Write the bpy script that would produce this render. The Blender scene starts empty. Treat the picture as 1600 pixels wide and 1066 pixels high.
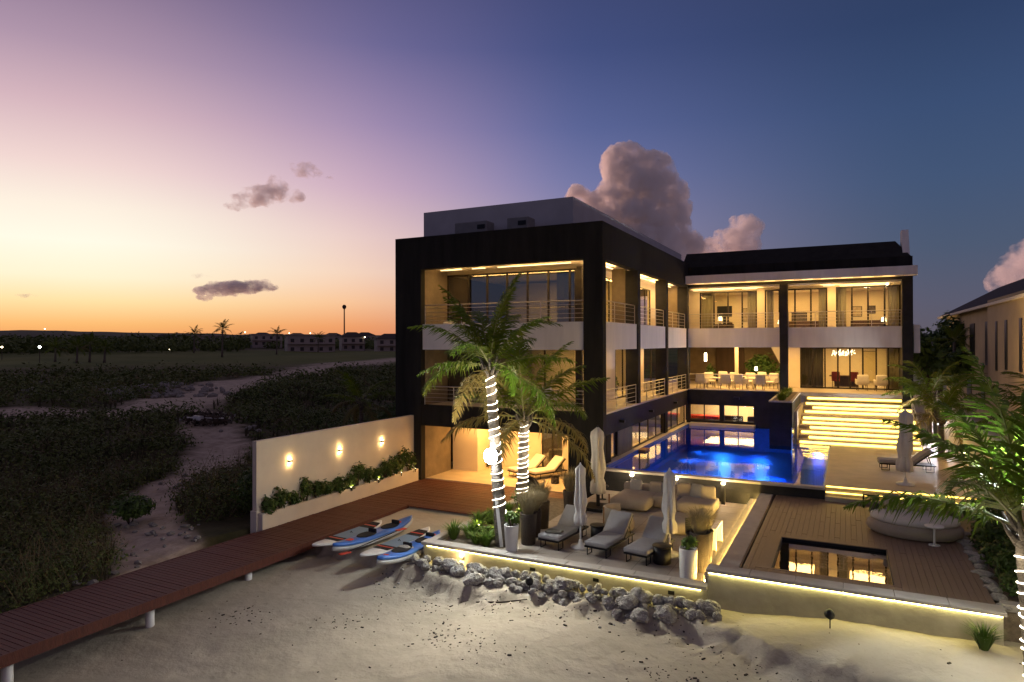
import bpy, bmesh, math, random
from mathutils import Vector, Matrix, noise
rnd = random.Random(11)
S = bpy.context.scene
COL = S.collection
rad = math.radians
PI = math.pi

# ------------------------------------------------------------------ camera
def cam_axes(yaw, pitch, roll):
    f0 = Vector((-math.sin(yaw), math.cos(yaw), 0)); r0 = Vector((math.cos(yaw), math.sin(yaw), 0)); u0 = Vector((0, 0, 1))
    f = f0 * math.cos(pitch) - u0 * math.sin(pitch); u = f0 * math.sin(pitch) + u0 * math.cos(pitch)
    r = r0 * math.cos(roll) + u * math.sin(roll); u2 = -r0 * math.sin(roll) + u * math.cos(roll)
    return r, u2, f
r_, u_, f_ = cam_axes(rad(26.8), rad(-0.206), rad(-0.146))
cd = bpy.data.cameras.new('camera'); cam = bpy.data.objects.new('camera', cd); COL.objects.link(cam)
m = Matrix.Identity(4)
for i in range(3):
    m[i][0] = r_[i]; m[i][1] = u_[i]; m[i][2] = -f_[i]
m[2][3] = 6.6
cam.matrix_world = m
cd.sensor_width = 36; cd.lens = 36 * 1032 / 1600; cd.clip_start = 0.1; cd.clip_end = 30000
S.camera = cam

# ------------------------------------------------------------------ sky
def lin(c):
    return tuple(((v / 255) / 12.92 if v / 255 <= 0.04045 else ((v / 255 + 0.055) / 1.055) ** 2.4) for v in c) + (1,)
SUN_AZ = Vector((-1.15, 0.54, 0)).normalized()          # where the sun went down
W = bpy.data.worlds.new('World'); S.world = W; W.use_nodes = True
nt = W.node_tree; nt.nodes.clear(); N = nt.nodes; L = nt.links
def nd(t, **k):
    n = N.new(t)
    for a, b in k.items(): setattr(n, a, b)
    return n
def mth(op, a, b=None, c=None):
    n = nd('ShaderNodeMath', operation=op)
    for i, v in enumerate((a, b, c)):
        if v is None: continue
        if isinstance(v, (int, float)): n.inputs[i].default_value = v
        else: L.new(v, n.inputs[i])
    return n.outputs[0]
tc = nd('ShaderNodeTexCoord')
sep = nd('ShaderNodeSeparateXYZ'); L.new(tc.outputs['Generated'], sep.inputs[0])
el = mth('MULTIPLY', mth('ARCSINE', sep.outputs[2]), 180 / PI)
hl = mth('MAXIMUM', mth('SQRT', mth('ADD', mth('MULTIPLY', sep.outputs[0], sep.outputs[0]), mth('MULTIPLY', sep.outputs[1], sep.outputs[1]))), 1e-4)
dt = mth('DIVIDE', mth('ADD', mth('MULTIPLY', sep.outputs[0], SUN_AZ.x), mth('MULTIPLY', sep.outputs[1], SUN_AZ.y)), hl)
az = mth('MULTIPLY', mth('ARCCOSINE', mth('MINIMUM', mth('MAXIMUM', dt, -1), 1)), 180 / PI)
ep = mth('MAXIMUM', mth('DIVIDE', el, 60.0), 0.0)
def ramp(stops):
    n = nd('ShaderNodeValToRGB'); L.new(ep, n.inputs[0]); cr = n.color_ramp
    cr.interpolation = 'B_SPLINE' if False else 'LINEAR'
    for i, (e, c) in enumerate(stops):
        if i < 2: s = cr.elements[i]; s.position = e / 60
        else: s = cr.elements.new(e / 60)
        s.color = lin(c)
    return n.outputs[0]
A0 = ramp([(0, (228, 148, 92)), (1.5, (247, 188, 116)), (3.2, (254, 226, 168)), (5, (255, 244, 212)), (7.5, (255, 251, 232)), (10, (252, 240, 224)), (13, (240, 214, 210)), (17, (212, 180, 190)), (21, (174, 148, 170)), (27, (124, 106, 138)), (40, (106, 93, 116)), (60, (98, 88, 97))])
A1 = ramp([(0, (222, 136, 94)), (1.5, (238, 158, 106)), (3.5, (247, 192, 150)), (6, (244, 208, 186)), (9, (232, 200, 196)), (13, (202, 170, 192)), (18, (160, 139, 176)), (24, (110, 104, 150)), (30, (84, 82, 126)), (45, (92, 83, 104)), (60, (98, 88, 97))])
A2 = ramp([(0, (166, 128, 124)), (3, (172, 142, 150)), (6, (162, 144, 170)), (10, (142, 136, 174)), (14, (116, 120, 168)), (18, (92, 102, 154)), (24, (68, 80, 130)), (30, (62, 70, 114)), (45, (80, 76, 98)), (60, (98, 88, 97))])
A3 = ramp([(0, (96, 90, 100)), (3, (88, 90, 110)), (7, (74, 88, 114)), (12, (64, 84, 118)), (17, (56, 77, 115)), (23, (46, 64, 101)), (30, (48, 60, 94)), (45, (76, 73, 94)), (60, (98, 88, 97))])
A4 = ramp([(0, (112, 98, 108)), (4, (132, 110, 124)), (9, (152, 122, 136)), (14, (134, 114, 136)), (20, (104, 96, 126)), (30, (82, 78, 108)), (45, (94, 84, 98)), (60, (98, 88, 97))])
def mix(a, b, lo, hi):
    mr = nd('ShaderNodeMapRange', interpolation_type='SMOOTHSTEP'); L.new(az, mr.inputs[0]); mr.inputs[1].default_value = lo; mr.inputs[2].default_value = hi
    n = nd('ShaderNodeMix', data_type='RGBA'); L.new(mr.outputs[0], n.inputs[0]); L.new(a, n.inputs[6]); L.new(b, n.inputs[7])
    return n.outputs[2]
col = mix(mix(mix(A0, A1, 4, 30), A2, 22, 46), A3, 36, 72)
col = mix(col, A4, 95, 150)          # pink counter-twilight arch opposite the sunset
skyt = nd('ShaderNodeTexSky', sky_type='NISHITA'); skyt.sun_disc = False; skyt.sun_elevation = rad(0.5); skyt.sun_rotation = math.atan2(SUN_AZ.x, SUN_AZ.y); skyt.air_density = 1.2; skyt.dust_density = 1.0
b1 = nd('ShaderNodeBackground'); L.new(col, b1.inputs[0]); b1.inputs[1].default_value = 1.0
b2 = nd('ShaderNodeBackground'); L.new(skyt.outputs[0], b2.inputs[0]); b2.inputs[1].default_value = 0.006
ad = nd('ShaderNodeAddShader'); L.new(b1.outputs[0], ad.inputs[0]); L.new(b2.outputs[0], ad.inputs[1])
wo = nd('ShaderNodeOutputWorld'); L.new(ad.outputs[0], wo.inputs[0])

# ------------------------------------------------------------------ afterglow sun, render settings
sl = bpy.data.lights.new('sun', 'SUN'); sl.energy = 3.4; sl.angle = rad(0.6); sl.color = (1.0, 0.58, 0.46)
so = bpy.data.objects.new('sun', sl); COL.objects.link(so)
so.rotation_euler = Vector((SUN_AZ.x, SUN_AZ.y, math.tan(rad(0.3)))).to_track_quat('Z', 'Y').to_euler()
so.location = (-60, 30, 40)
S.render.engine = 'CYCLES'
S.view_settings.view_transform = 'Standard'; S.view_settings.look = 'None'; S.view_settings.exposure = 0.0; S.view_settings.gamma = 1.0
S.view_settings.use_curve_mapping = False
cy = S.cycles
cy.use_denoising = True
try: cy.denoiser = 'OPENIMAGEDENOISE'
except Exception: pass
cy.max_bounces = 8; cy.diffuse_bounces = 3; cy.glossy_bounces = 3; cy.transmission_bounces = 4; cy.transparent_max_bounces = 24; cy.volume_bounces = 8
cy.sample_clamp_indirect = 4.0; cy.sample_clamp_direct = 0.0; cy.caustics_reflective = False; cy.caustics_refractive = False
cy.blur_glossy = 0.5

# ------------------------------------------------------------------ materials
MATS = {}
def mat(name, color, rough=0.7, metal=0.0, var=0.0, vscale=3.0, bump=0.0, bscale=20.0, color2=None, spec=0.4, detail=5, stretch=None, trans=0.0, coat=0.0, sheen=0.0):
    if name in MATS: return MATS[name]
    mt = bpy.data.materials.new(name); mt.use_nodes = True; t = mt.node_tree; b = t.nodes['Principled BSDF']
    b.inputs['Roughness'].default_value = rough; b.inputs['Metallic'].default_value = metal; b.inputs['Specular IOR Level'].default_value = spec
    if coat: b.inputs['Coat Weight'].default_value = coat; b.inputs['Coat Roughness'].default_value = 0.15
    if trans:
        b.inputs['Subsurface Weight'].default_value = 0.0
    c = tuple(color) + (1,)
    b.inputs['Base Color'].default_value = c
    co = t.nodes.new('ShaderNodeTexCoord'); mp = t.nodes.new('ShaderNodeMapping'); t.links.new(co.outputs['Object'], mp.inputs[0])
    if stretch: mp.inputs['Scale'].default_value = stretch
    if var or color2:
        nz = t.nodes.new('ShaderNodeTexNoise'); nz.inputs['Scale'].default_value = vscale; nz.inputs['Detail'].default_value = detail; nz.inputs['Roughness'].default_value = 0.6
        t.links.new(mp.outputs[0], nz.inputs['Vector'])
        cr = t.nodes.new('ShaderNodeValToRGB'); t.links.new(nz.outputs['Fac'], cr.inputs[0])
        c2 = tuple(color2) + (1,) if color2 else tuple(min(1, v * (1 + var)) for v in color) + (1,)
        c1 = c if color2 else tuple(v * (1 - var) for v in color) + (1,)
        cr.color_ramp.elements[0].position = 0.3; cr.color_ramp.elements[1].position = 0.7
        cr.color_ramp.elements[0].color = c1; cr.color_ramp.elements[1].color = c2
        t.links.new(cr.outputs[0], b.inputs['Base Color'])
        mr = t.nodes.new('ShaderNodeMapRange'); mr.inputs[3].default_value = max(0.02, rough - 0.1); mr.inputs[4].default_value = min(1, rough + 0.1)
        t.links.new(nz.outputs['Fac'], mr.inputs[0]); t.links.new(mr.outputs[0], b.inputs['Roughness'])
    if bump:
        n2 = t.nodes.new('ShaderNodeTexNoise'); n2.inputs['Scale'].default_value = bscale; n2.inputs['Detail'].default_value = 6; t.links.new(mp.outputs[0], n2.inputs['Vector'])
        bp = t.nodes.new('ShaderNodeBump'); bp.inputs['Strength'].default_value = bump; bp.inputs['Distance'].default_value = 0.05
        t.links.new(n2.outputs['Fac'], bp.inputs['Height']); t.links.new(bp.outputs[0], b.inputs['Normal'])
    if trans:
        out = t.nodes['Material Output']; tr = t.nodes.new('ShaderNodeBsdfTranslucent'); tr.inputs[0].default_value = tuple(min(1, v * 1.3) for v in color) + (1,)
        mx = t.nodes.new('ShaderNodeMixShader'); mx.inputs[0].default_value = trans
        t.links.new(b.outputs[0], mx.inputs[1]); t.links.new(tr.outputs[0], mx.inputs[2]); t.links.new(mx.outputs[0], out.inputs[0])
    MATS[name] = mt
    return mt
def emit(name, color, strength):
    if name in MATS: return MATS[name]
    mt = bpy.data.materials.new(name); mt.use_nodes = True; t = mt.node_tree; t.nodes.clear()
    e = t.nodes.new('ShaderNodeEmission'); e.inputs[0].default_value = tuple(color) + (1,); e.inputs[1].default_value = strength
    o = t.nodes.new('ShaderNodeOutputMaterial'); t.links.new(e.outputs[0], o.inputs[0]); MATS[name] = mt
    return mt
def glassy(name, tint, refl_min, ior, rough=0.0, wave=None):
    mt = bpy.data.materials.new(name); mt.use_nodes = True; t = mt.node_tree; t.nodes.clear()
    tr = t.nodes.new('ShaderNodeBsdfTransparent'); tr.inputs[0].default_value = tuple(tint) + (1,)
    gl = t.nodes.new('ShaderNodeBsdfGlossy'); gl.inputs['Roughness'].default_value = rough; gl.inputs[0].default_value = (0.95, 0.95, 0.95, 1)
    fr = t.nodes.new('ShaderNodeFresnel'); fr.inputs[0].default_value = ior
    mr = t.nodes.new('ShaderNodeMapRange'); mr.inputs[3].default_value = refl_min; mr.inputs[4].default_value = 1.0; t.links.new(fr.outputs[0], mr.inputs[0])
    gm_ = t.nodes.new('ShaderNodeNewGeometry'); inv = t.nodes.new('ShaderNodeMath'); inv.operation = 'SUBTRACT'; inv.inputs[0].default_value = 1.0; t.links.new(gm_.outputs['Backfacing'], inv.inputs[1])
    ml = t.nodes.new('ShaderNodeMath'); ml.operation = 'MULTIPLY'; t.links.new(mr.outputs[0], ml.inputs[0]); t.links.new(inv.outputs[0], ml.inputs[1])   # reflect at the outer face of a pane only
    mx = t.nodes.new('ShaderNodeMixShader'); t.links.new(ml.outputs[0], mx.inputs[0]); t.links.new(tr.outputs[0], mx.inputs[1]); t.links.new(gl.outputs[0], mx.inputs[2])
    if wave:
        co = t.nodes.new('ShaderNodeTexCoord'); nz = t.nodes.new('ShaderNodeTexNoise'); nz.inputs['Scale'].default_value = wave[0]; nz.inputs['Detail'].default_value = 3
        t.links.new(co.outputs['Object'], nz.inputs['Vector'])
        bp = t.nodes.new('ShaderNodeBump'); bp.inputs['Strength'].default_value = wave[1]; bp.inputs['Distance'].default_value = 0.05
        t.links.new(nz.outputs['Fac'], bp.inputs['Height']); t.links.new(bp.outputs[0], gl.inputs['Normal']); t.links.new(bp.outputs[0], fr.inputs['Normal'])
    o = t.nodes.new('ShaderNodeOutputMaterial'); t.links.new(mx.outputs[0], o.inputs[0]); MATS[name] = mt
    return mt

M_BLACK = mat('charcoal_render', (0.019, 0.018, 0.0168), 0.85, spec=0.2, var=0.4, vscale=1.6, stretch=(1.5, 1.5, .18), bump=0.15, bscale=40)
M_NAVY = mat('dark_stone_cladding', (0.026, 0.026, 0.028), 0.8, spec=0.2, var=0.3, vscale=2, bump=0.2, bscale=15)
M_WHITE = mat('white_render', (0.78, 0.74, 0.70), 0.8, var=0.07, vscale=1.8, stretch=(1.6, 1.6, .2), bump=0.08, bscale=60)
M_CREAM = mat('cream_render', (0.74, 0.65, 0.51), 0.8, var=0.05, vscale=1.5, bump=0.08, bscale=60)
M_ROOFWH = mat('grey_parapet_render', (0.46, 0.46, 0.48), 0.85, var=0.1, vscale=0.8, bump=0.05)
M_STONE = mat('brown_stone_cladding', (0.13, 0.105, 0.075), 0.65, color2=(0.24, 0.19, 0.13), vscale=1.3, bump=0.25, bscale=9, detail=8)
M_FRAME = mat('bronze_aluminium', (0.03, 0.024, 0.02), 0.45, metal=0.4)
M_STEEL = mat('brushed_steel', (0.55, 0.52, 0.48), 0.3, metal=0.9)
M_CEIL = mat('ceiling_plaster', (0.78, 0.73, 0.66), 0.85, var=0.02)
M_FLOOR = mat('polished_floor_tile', (0.52, 0.45, 0.36), 0.35, var=0.06, vscale=1.0)
M_PATIO = mat('patio_travertine', (0.50, 0.42, 0.31), 0.6, var=0.14, vscale=1.6, bump=0.1, bscale=12)
M_TERR = mat('terrace_concrete_tile', (0.36, 0.31, 0.26), 0.6, var=0.12, vscale=2.2, bump=0.1, bscale=18)
M_COPING = mat('limestone_coping', (0.50, 0.46, 0.40), 0.65, var=0.12, vscale=3, bump=0.15, bscale=25)
M_RETAIN = mat('retaining_wall_plaster', (0.33, 0.305, 0.245), 0.85, color2=(0.47, 0.44, 0.37), vscale=1.5, bump=0.25, bscale=6, detail=8)
M_GLASS = glassy('window_glass', (0.93, 0.95, 0.94), 0.05, 1.45)
M_GLASSD = glassy('tinted_window_glass', (0.55, 0.58, 0.60), 0.22, 1.6)
M_GLASSP = glassy('balustrade_glass', (0.80, 0.92, 0.86), 0.10, 1.5)
M_WATER = glassy('pool_water', (0.55, 0.78, 0.98), 0.035, 1.33, rough=0.02, wave=(1.1, 0.10))
M_TUB = glassy('tub_water', (0.45, 0.5, 0.48), 0.25, 1.45, rough=0.01, wave=(2.0, 0.02))
M_POOLT = mat('pool_mosaic', (0.04, 0.16, 0.50), 0.4, var=0.2, vscale=4)
M_BOARD = mat('red_hardwood_board', (0.072, 0.019, 0.012), 0.65, color2=(0.125, 0.036, 0.022), vscale=2.2, bump=0.3, bscale=12, stretch=(1, 6, 1))
M_DECK = mat('brown_deck_board', (0.185, 0.125, 0.088), 0.5, color2=(0.245, 0.172, 0.125), vscale=1.6, bump=0.3, bscale=12, stretch=(7, 0.8, 1))
M_LED = emit('warm_led', (1.0, 0.74, 0.34), 4)
M_LEDY = emit('yellow_led', (1.0, 0.86, 0.30), 24)
M_LEDRISER = emit('led_and_riser_glow', (1.0, 0.66, 0.12), 6)
M_DOWN = emit('downlight', (1.0, 0.80, 0.50), 12)
M_ROPE = emit('rope_light', (1.0, 0.88, 0.66), 7)
M_COOL = emit('flood_lens', (0.88, 0.95, 1.0), 260)
M_PLASTW = mat('white_plastic', (0.75, 0.74, 0.70), 0.35, var=0.03)
M_FABW = mat('offwhite_canvas', (0.62, 0.59, 0.54), 0.95, var=0.06, vscale=8, bump=0.2, bscale=50)
M_FABG = mat('grey_outdoor_fabric', (0.34, 0.33, 0.32), 0.95, var=0.06, vscale=8, bump=0.2, bscale=60)
M_FABB = mat('beige_outdoor_fabric', (0.36, 0.31, 0.255), 0.95, var=0.07, vscale=6, bump=0.2, bscale=60)
M_FABD = mat('brown_upholstery', (0.07, 0.04, 0.028), 0.9, var=0.1, vscale=6)
M_DARKM = mat('dark_metal', (0.02, 0.02, 0.022), 0.45, metal=0.5)
M_WICK = mat('dark_wicker', (0.05, 0.036, 0.026), 0.8, var=0.35, vscale=25, bump=0.6, bscale=60)
M_WOODD = mat('dark_timber', (0.06, 0.035, 0.022), 0.55, var=0.25, vscale=5, stretch=(1, 1, 0.2))
M_ROCK = mat('limestone_boulder', (0.26, 0.245, 0.22), 0.95, color2=(0.58, 0.55, 0.49), vscale=3.5, bump=1.0, bscale=9, detail=9)
M_TRUNK = mat('palm_trunk_bark', (0.07, 0.058, 0.046), 0.95, color2=(0.22, 0.185, 0.145), vscale=4, bump=1.0, bscale=16, stretch=(1, 1, 5), detail=9)
M_FROND = mat('palm_leaf', (0.060, 0.115, 0.010), 0.5, color2=(0.19, 0.20, 0.02), vscale=2.5, trans=0.35, spec=0.18)
M_FRONDY = mat('dry_palm_leaf', (0.17, 0.12, 0.035), 0.6, color2=(0.12, 0.12, 0.03), vscale=2.0, trans=0.25)
M_RACHIS = mat('palm_midrib', (0.17, 0.17, 0.05), 0.5, var=0.2)
M_LEAF = mat('shrub_leaf', (0.038, 0.076, 0.014), 0.5, spec=0.25, color2=(0.09, 0.14, 0.03), vscale=1.7, trans=0.2)
M_LEAFB = mat('bright_garden_leaf', (0.08, 0.16, 0.02), 0.5, color2=(0.15, 0.22, 0.03), vscale=2.5, trans=0.25)
M_SCRUB = mat('scrub_leaf', (0.048, 0.078, 0.016), 0.65, spec=0.25, color2=(0.15, 0.17, 0.045), vscale=0.5, trans=0.1)
M_DRYG = mat('dry_ornamental_grass', (0.38, 0.32, 0.19), 0.8, color2=(0.17, 0.15, 0.08), vscale=4, trans=0.2)
M_SCRUB2 = mat('olive_scrub_leaf', (0.17, 0.17, 0.06), 0.7, spec=0.2, color2=(0.09, 0.115, 0.03), vscale=0.4, trans=0.15)
M_SCRUB3 = mat('dry_scrub_twig', (0.24, 0.18, 0.10), 0.9, spec=0.05, color2=(0.12, 0.10, 0.055), vscale=0.5)
M_STEM = mat('woody_stem', (0.07, 0.05, 0.035), 0.9)
M_SOIL = mat('planting_soil', (0.20, 0.16, 0.11), 1.0, var=0.3, vscale=9, bump=0.6, bscale=30)

# ------------------------------------------------------------------ mesh builder
class MB:
    def __init__(self): self.v = []; self.f = []
    def add(self, vs, fs, mx=None):
        o = len(self.v)
        self.v += [tuple(mx @ Vector(p)) for p in vs] if mx is not None else [tuple(p) for p in vs]
        self.f += [tuple(i + o for i in f) for f in fs]
        return self
    def box(self, x0, x1, y0, y1, z0, z1, mx=None):
        vs = [(x, y, z) for z in (z0, z1) for y in (y0, y1) for x in (x0, x1)]
        return self.add(vs, [(0, 2, 3, 1), (4, 5, 7, 6), (0, 1, 5, 4), (2, 6, 7, 3), (0, 4, 6, 2), (1, 3, 7, 5)], mx)
    def bbox(self, x0, x1, y0, y1, z0, z1, b=0.01, mx=None):
        # box with chamfered vertical and top edges
        b = min(b, (x1 - x0) / 3, (y1 - y0) / 3, (z1 - z0) / 2)
        def ring(i, z): return [(x0 + i, y0 + b, z), (x0 + b, y0 + i, z), (x1 - b, y0 + i, z), (x1 - i, y0 + b, z), (x1 - i, y1 - b, z), (x1 - b, y1 - i, z), (x0 + b, y1 - i, z), (x0 + i, y1 - b, z)]
        vs = ring(0, z0) + ring(0, z1 - b) + ring(b * 0.7, z1)
        fs = [tuple(range(7, -1, -1)), tuple(range(16, 24))]
        for k in (0, 8):
            for i in range(8): j = (i + 1) % 8; fs.append((k + i, k + j, k + 8 + j, k + 8 + i))
        return self.add(vs, fs, mx)
    def prism(self, poly, z0, z1, mx=None):
        n = len(poly); vs = [(p[0], p[1], z0) for p in poly] + [(p[0], p[1], z1) for p in poly]
        fs = [tuple(range(n - 1, -1, -1)), tuple(range(n, 2 * n))] + [(i, (i + 1) % n, n + (i + 1) % n, n + i) for i in range(n)]
        return self.add(vs, fs, mx)
    def tube(self, pts, rr, n=6, cap=True, mx=None):
        pts = [Vector(p) for p in pts]
        if isinstance(rr, (int, float)): rr = [rr] * len(pts)
        vs = []; fs = []
        d = (pts[1] - pts[0]).normalized(); up = Vector((0, 0, 1)) if abs(d.z) < 0.9 else Vector((1, 0, 0))
        a = d.cross(up).normalized()
        for i, p in enumerate(pts):
            q0 = pts[max(0, i - 1)]; q1 = pts[min(len(pts) - 1, i + 1)]
            d = (q1 - q0).normalized(); a = (a - d * a.dot(d)).normalized(); b = d.cross(a)
            for k in range(n):
                t = 2 * PI * k / n; vs.append(p + (a * math.cos(t) + b * math.sin(t)) * rr[i])
        for i in range(len(pts) - 1):
            for k in range(n):
                j = (k + 1) % n; fs.append((i * n + k, i * n + j, (i + 1) * n + j, (i + 1) * n + k))
        if cap: fs += [tuple(range(n - 1, -1, -1)), tuple((len(pts) - 1) * n + k for k in range(n))]
        return self.add(vs, fs, mx)
    def lathe(self, prof, n=20, cx=0, cy=0, cap=True, mx=None, fn=None):
        vs = []; fs = []
        for r, z in prof:
            for k in range(n):
                t = 2 * PI * k / n; q = r * (fn(t, z) if fn else 1); vs.append((cx + q * math.cos(t), cy + q * math.sin(t), z))
        for i in range(len(prof) - 1):
            for k in range(n):
                j = (k + 1) % n; fs.append((i * n + k, i * n + j, (i + 1) * n + j, (i + 1) * n + k))
        if cap: fs += [tuple(range(n - 1, -1, -1)), tuple((len(prof) - 1) * n + k for k in range(n))]
        return self.add(vs, fs, mx)
    def cushion(self, cx, cy, cz, sx, sy, sz, r=0.06, n=6, mx=None, puff=0.0):
        h = Vector((sx / 2, sy / 2, sz / 2)); r = min(r, h.x * .98, h.y * .98, h.z * .98)
        vs = []; fs = []
        for ax in range(3):
            for sg in (-1, 1):
                o = len(vs)
                for i in range(n + 1):
                    for j in range(n + 1):
                        def w(t): t = t / n * 2 - 1; return math.sin(t * PI / 2 * .98) / math.sin(PI / 2 * .98)
                        p = [0, 0, 0]; p[ax] = sg; p[(ax + 1) % 3] = w(i); p[(ax + 2) % 3] = w(j)
                        P = Vector((p[0] * h.x, p[1] * h.y, p[2] * h.z))
                        q = Vector([max(-(h[k] - r), min(h[k] - r, P[k])) for k in range(3)])
                        d = P - q; d = d.normalized() * r if d.length > 1e-6 else d
                        Q = q + d
                        if puff: Q.z += (1 if Q.z > 0 else -1) * puff * (1 - (Q.x / h.x) ** 2) * (1 - (Q.y / h.y) ** 2)
                        vs.append(Q + Vector((cx, cy, cz)))
                for i in range(n):
                    for j in range(n):
                        a = o + i * (n + 1) + j; q = (a, a + n + 1, a + n + 2, a + 1)
                        fs.append(q if sg > 0 else q[::-1])
        return self.add(vs, fs, mx)
    def mesh(self, name, material, smooth=False, merge=False):
        me = bpy.data.meshes.new(name); me.from_pydata(self.v, [], self.f)
        if merge:
            bm = bmesh.new(); bm.from_mesh(me); bmesh.ops.remove_doubles(bm, verts=bm.verts, dist=1e-4); bm.to_mesh(me); bm.free()
        if smooth: me.polygons.foreach_set('use_smooth', [True] * len(me.polygons))
        me.materials.append(material); me.update()
        return me
    def build(self, name, material, parent=None, smooth=False, merge=False):
        return obj(name, self.mesh(name, material, smooth, merge), parent)
def obj(name, me, parent=None):
    o = bpy.data.objects.new(name, me); COL.objects.link(o)
    if parent is not None:
        o.parent = parent
        w = parent.get('_w')
        if w is not None: o.location = (-w[0], -w[1], -w[2])
    return o
def tag(o, label, cat, group=None, kind=None):
    if label: o['label'] = label
    if cat: o['category'] = cat
    if group: o['group'] = group
    if kind: o['kind'] = kind
    return o
def thing(name, label, cat, loc=(0, 0, 0), rotz=0, group=None, world=False):
    o = bpy.data.objects.new(name, None); COL.objects.link(o); o.empty_display_size = 0.2
    o.location = loc; o.rotation_euler = (0, 0, rotz)
    if world: o['_w'] = tuple(loc)
    return tag(o, label, cat, group)
def struct(o): o['kind'] = 'structure'; return o
CHILD = {}
def dup(root, loc, rotz=0, label=None, scale=None):
    r = root.copy(); COL.objects.link(r); r.location = loc; r.rotation_euler = (0, 0, rotz)
    if scale: r.scale = (scale,) * 3 if isinstance(scale, (int, float)) else scale
    if label: r['label'] = label
    for ch in list(root.children):
        c = ch.copy(); COL.objects.link(c); c.parent = r
        for g in list(ch.children):
            d = g.copy(); COL.objects.link(d); d.parent = c
    return r
def lamp(name, kind, loc, energy, color, parent=None, size=0.1, target=None, spot=None, blend=0.5, size_y=None):
    ld = bpy.data.lights.new(name, kind); ld.energy = energy; ld.color = color
    if kind == 'AREA':
        ld.size = size
        if size_y: ld.shape = 'RECTANGLE'; ld.size_y = size_y
    else: ld.shadow_soft_size = size
    if kind == 'SPOT': ld.spot_size = spot; ld.spot_blend = blend
    o = bpy.data.objects.new(name, ld); COL.objects.link(o); o.location = loc
    if target is not None: o.rotation_euler = (Vector(loc) - Vector(target)).to_track_quat('Z', 'Y').to_euler()
    if parent is not None:
        o.parent = parent
        w = parent.get('_w')
        if w is not None: o.location = Vector(loc) - Vector(w)
    return o
_U = ['', 'first', 'second', 'third', 'fourth', 'fifth', 'sixth', 'seventh', 'eighth', 'ninth', 'tenth', 'eleventh', 'twelfth', 'thirteenth', 'fourteenth', 'fifteenth', 'sixteenth', 'seventeenth', 'eighteenth', 'nineteenth']
def ordinal(n):
    if n < 20: return _U[n]
    t_, u_n = divmod(n, 10); w_ = {2: 'twent', 3: 'thirt', 4: 'fort', 5: 'fift'}[t_]
    return w_ + 'ieth' if u_n == 0 else w_ + 'y-' + _U[u_n]
WARM = (1.0, 0.57, 0.165); WARMW = (1.0, 0.66, 0.30); COOLW = (0.90, 0.95, 1.0)

# ------------------------------------------------------------------ terrain
def sst(t): t = max(0.0, min(1.0, t)); return t * t * (3 - 2 * t)
SCARP = [(-19, 17.6), (-13, 16.74), (-11.8, 16.1), (-10.2, 15.75), (-8.6, 15.5), (-7.2, 15.9), (-4.4, 16.0), (-3.3, 15.9), (-2.2, 15.5), (-0.9, 15.0), (2, 14.4), (6, 13.6), (20, 12)]
def ys_at(x):
    for (a, b), (c, d) in zip(SCARP, SCARP[1:]):
        if a <= x <= c: return b + (d - b) * (x - a) / (c - a)
    return 17.6
TRACKS = [([(-17.5, 12.0), (-19.6, 13.8), (-25.8, 17.3), (-28.7, 19.9), (-30.5, 23.2), (-33, 27), (-39, 33), (-48, 39), (-58, 46)], 1.4),
          ([(-34, 27), (-40, 33), (-46, 36), (-52, 42)], 2.2),
          ([(-74, 38), (-65, 45), (-78, 62), (-95, 80), (-98, 98), (-122, 132), (-126, 175)], 6.5),
          ([(-58, 46), (-66, 44)], 3.0)]
def segd(px, py, a, b):
    dx, dy = b[0] - a[0], b[1] - a[1]; t = max(0, min(1, ((px - a[0]) * dx + (py - a[1]) * dy) / (dx * dx + dy * dy)))
    return math.hypot(px - a[0] - t * dx, py - a[1] - t * dy)
def track(x, y):
    best = 0
    for pl, w in TRACKS:
        d = min(segd(x, y, a, b) for a, b in zip(pl, pl[1:]))
        best = max(best, 1 - sst((d - w * 0.55) / (w * 0.6)))
    return best
def gz(x, y):
    d = math.hypot(x, y)
    if x > -19.2:
        z = -0.12 - 0.50 * sst((17.5 - y) / 11.0) - 0.3 * sst((7 - y) / 10.0)
        if y < 22:
            ys = ys_at(x); ys += .22 * noise.noise(Vector((x * 1.1, 0, 4))) + .1 * noise.noise(Vector((x * 3.3, 1, 4))); k = sst((y - ys) / 0.32)
            amp = 0.05 + 0.20 * sst((x + 6.5) / 3) + 0.34 * sst((-7.5 - x) / 2)
            near = math.exp(-((y - ys) / 0.5) ** 2)
            z += -amp * (1 - k) + near * (0.16 * noise.noise(Vector((x * 2.2, y * 1.5, 3))) + 0.16 * noise.noise(Vector((x * 4.5, y * 4.5, 6))))
            z += 0.32 * sst((x + 4.5) / 6) * sst((y - 13.5) / 3.0)
            z += 0.05 * noise.noise(Vector((x * .5, y * .5, 1))) + 0.022 * noise.noise(Vector((x * 2.6, y * 2.6, 9))) + 0.02 * max(0, noise.noise(Vector((x * 1.1, y * 1.1, 19)))) * noise.noise(Vector((x * 5, y * 5, 9)))
        return min(z, -0.06) if y > 17.3 and x < 3 else z
    z = -0.45 + 0.75 * noise.noise(Vector((x * .09, y * .09, 5))) + 0.28 * noise.noise(Vector((x * .33, y * .33, 8))) + 0.07 * noise.noise(Vector((x * 1.3, y * 1.3, 2)))
    z = z * (1 - 0.6 * (1 - sst((-19.2 - x) / 5))) - 0.35 * sst((16 - y) / 10) + 1.1 * math.exp(-((x + 62) / 9) ** 2 - ((y - 62) / 10) ** 2)
    z += 3.9 * sst((d - 75) / 260) + 3 * sst((d - 400) / 900)
    if d > 120: z += 1.2 * noise.noise(Vector((x * .01, y * .01, 4)))
    return z
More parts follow.
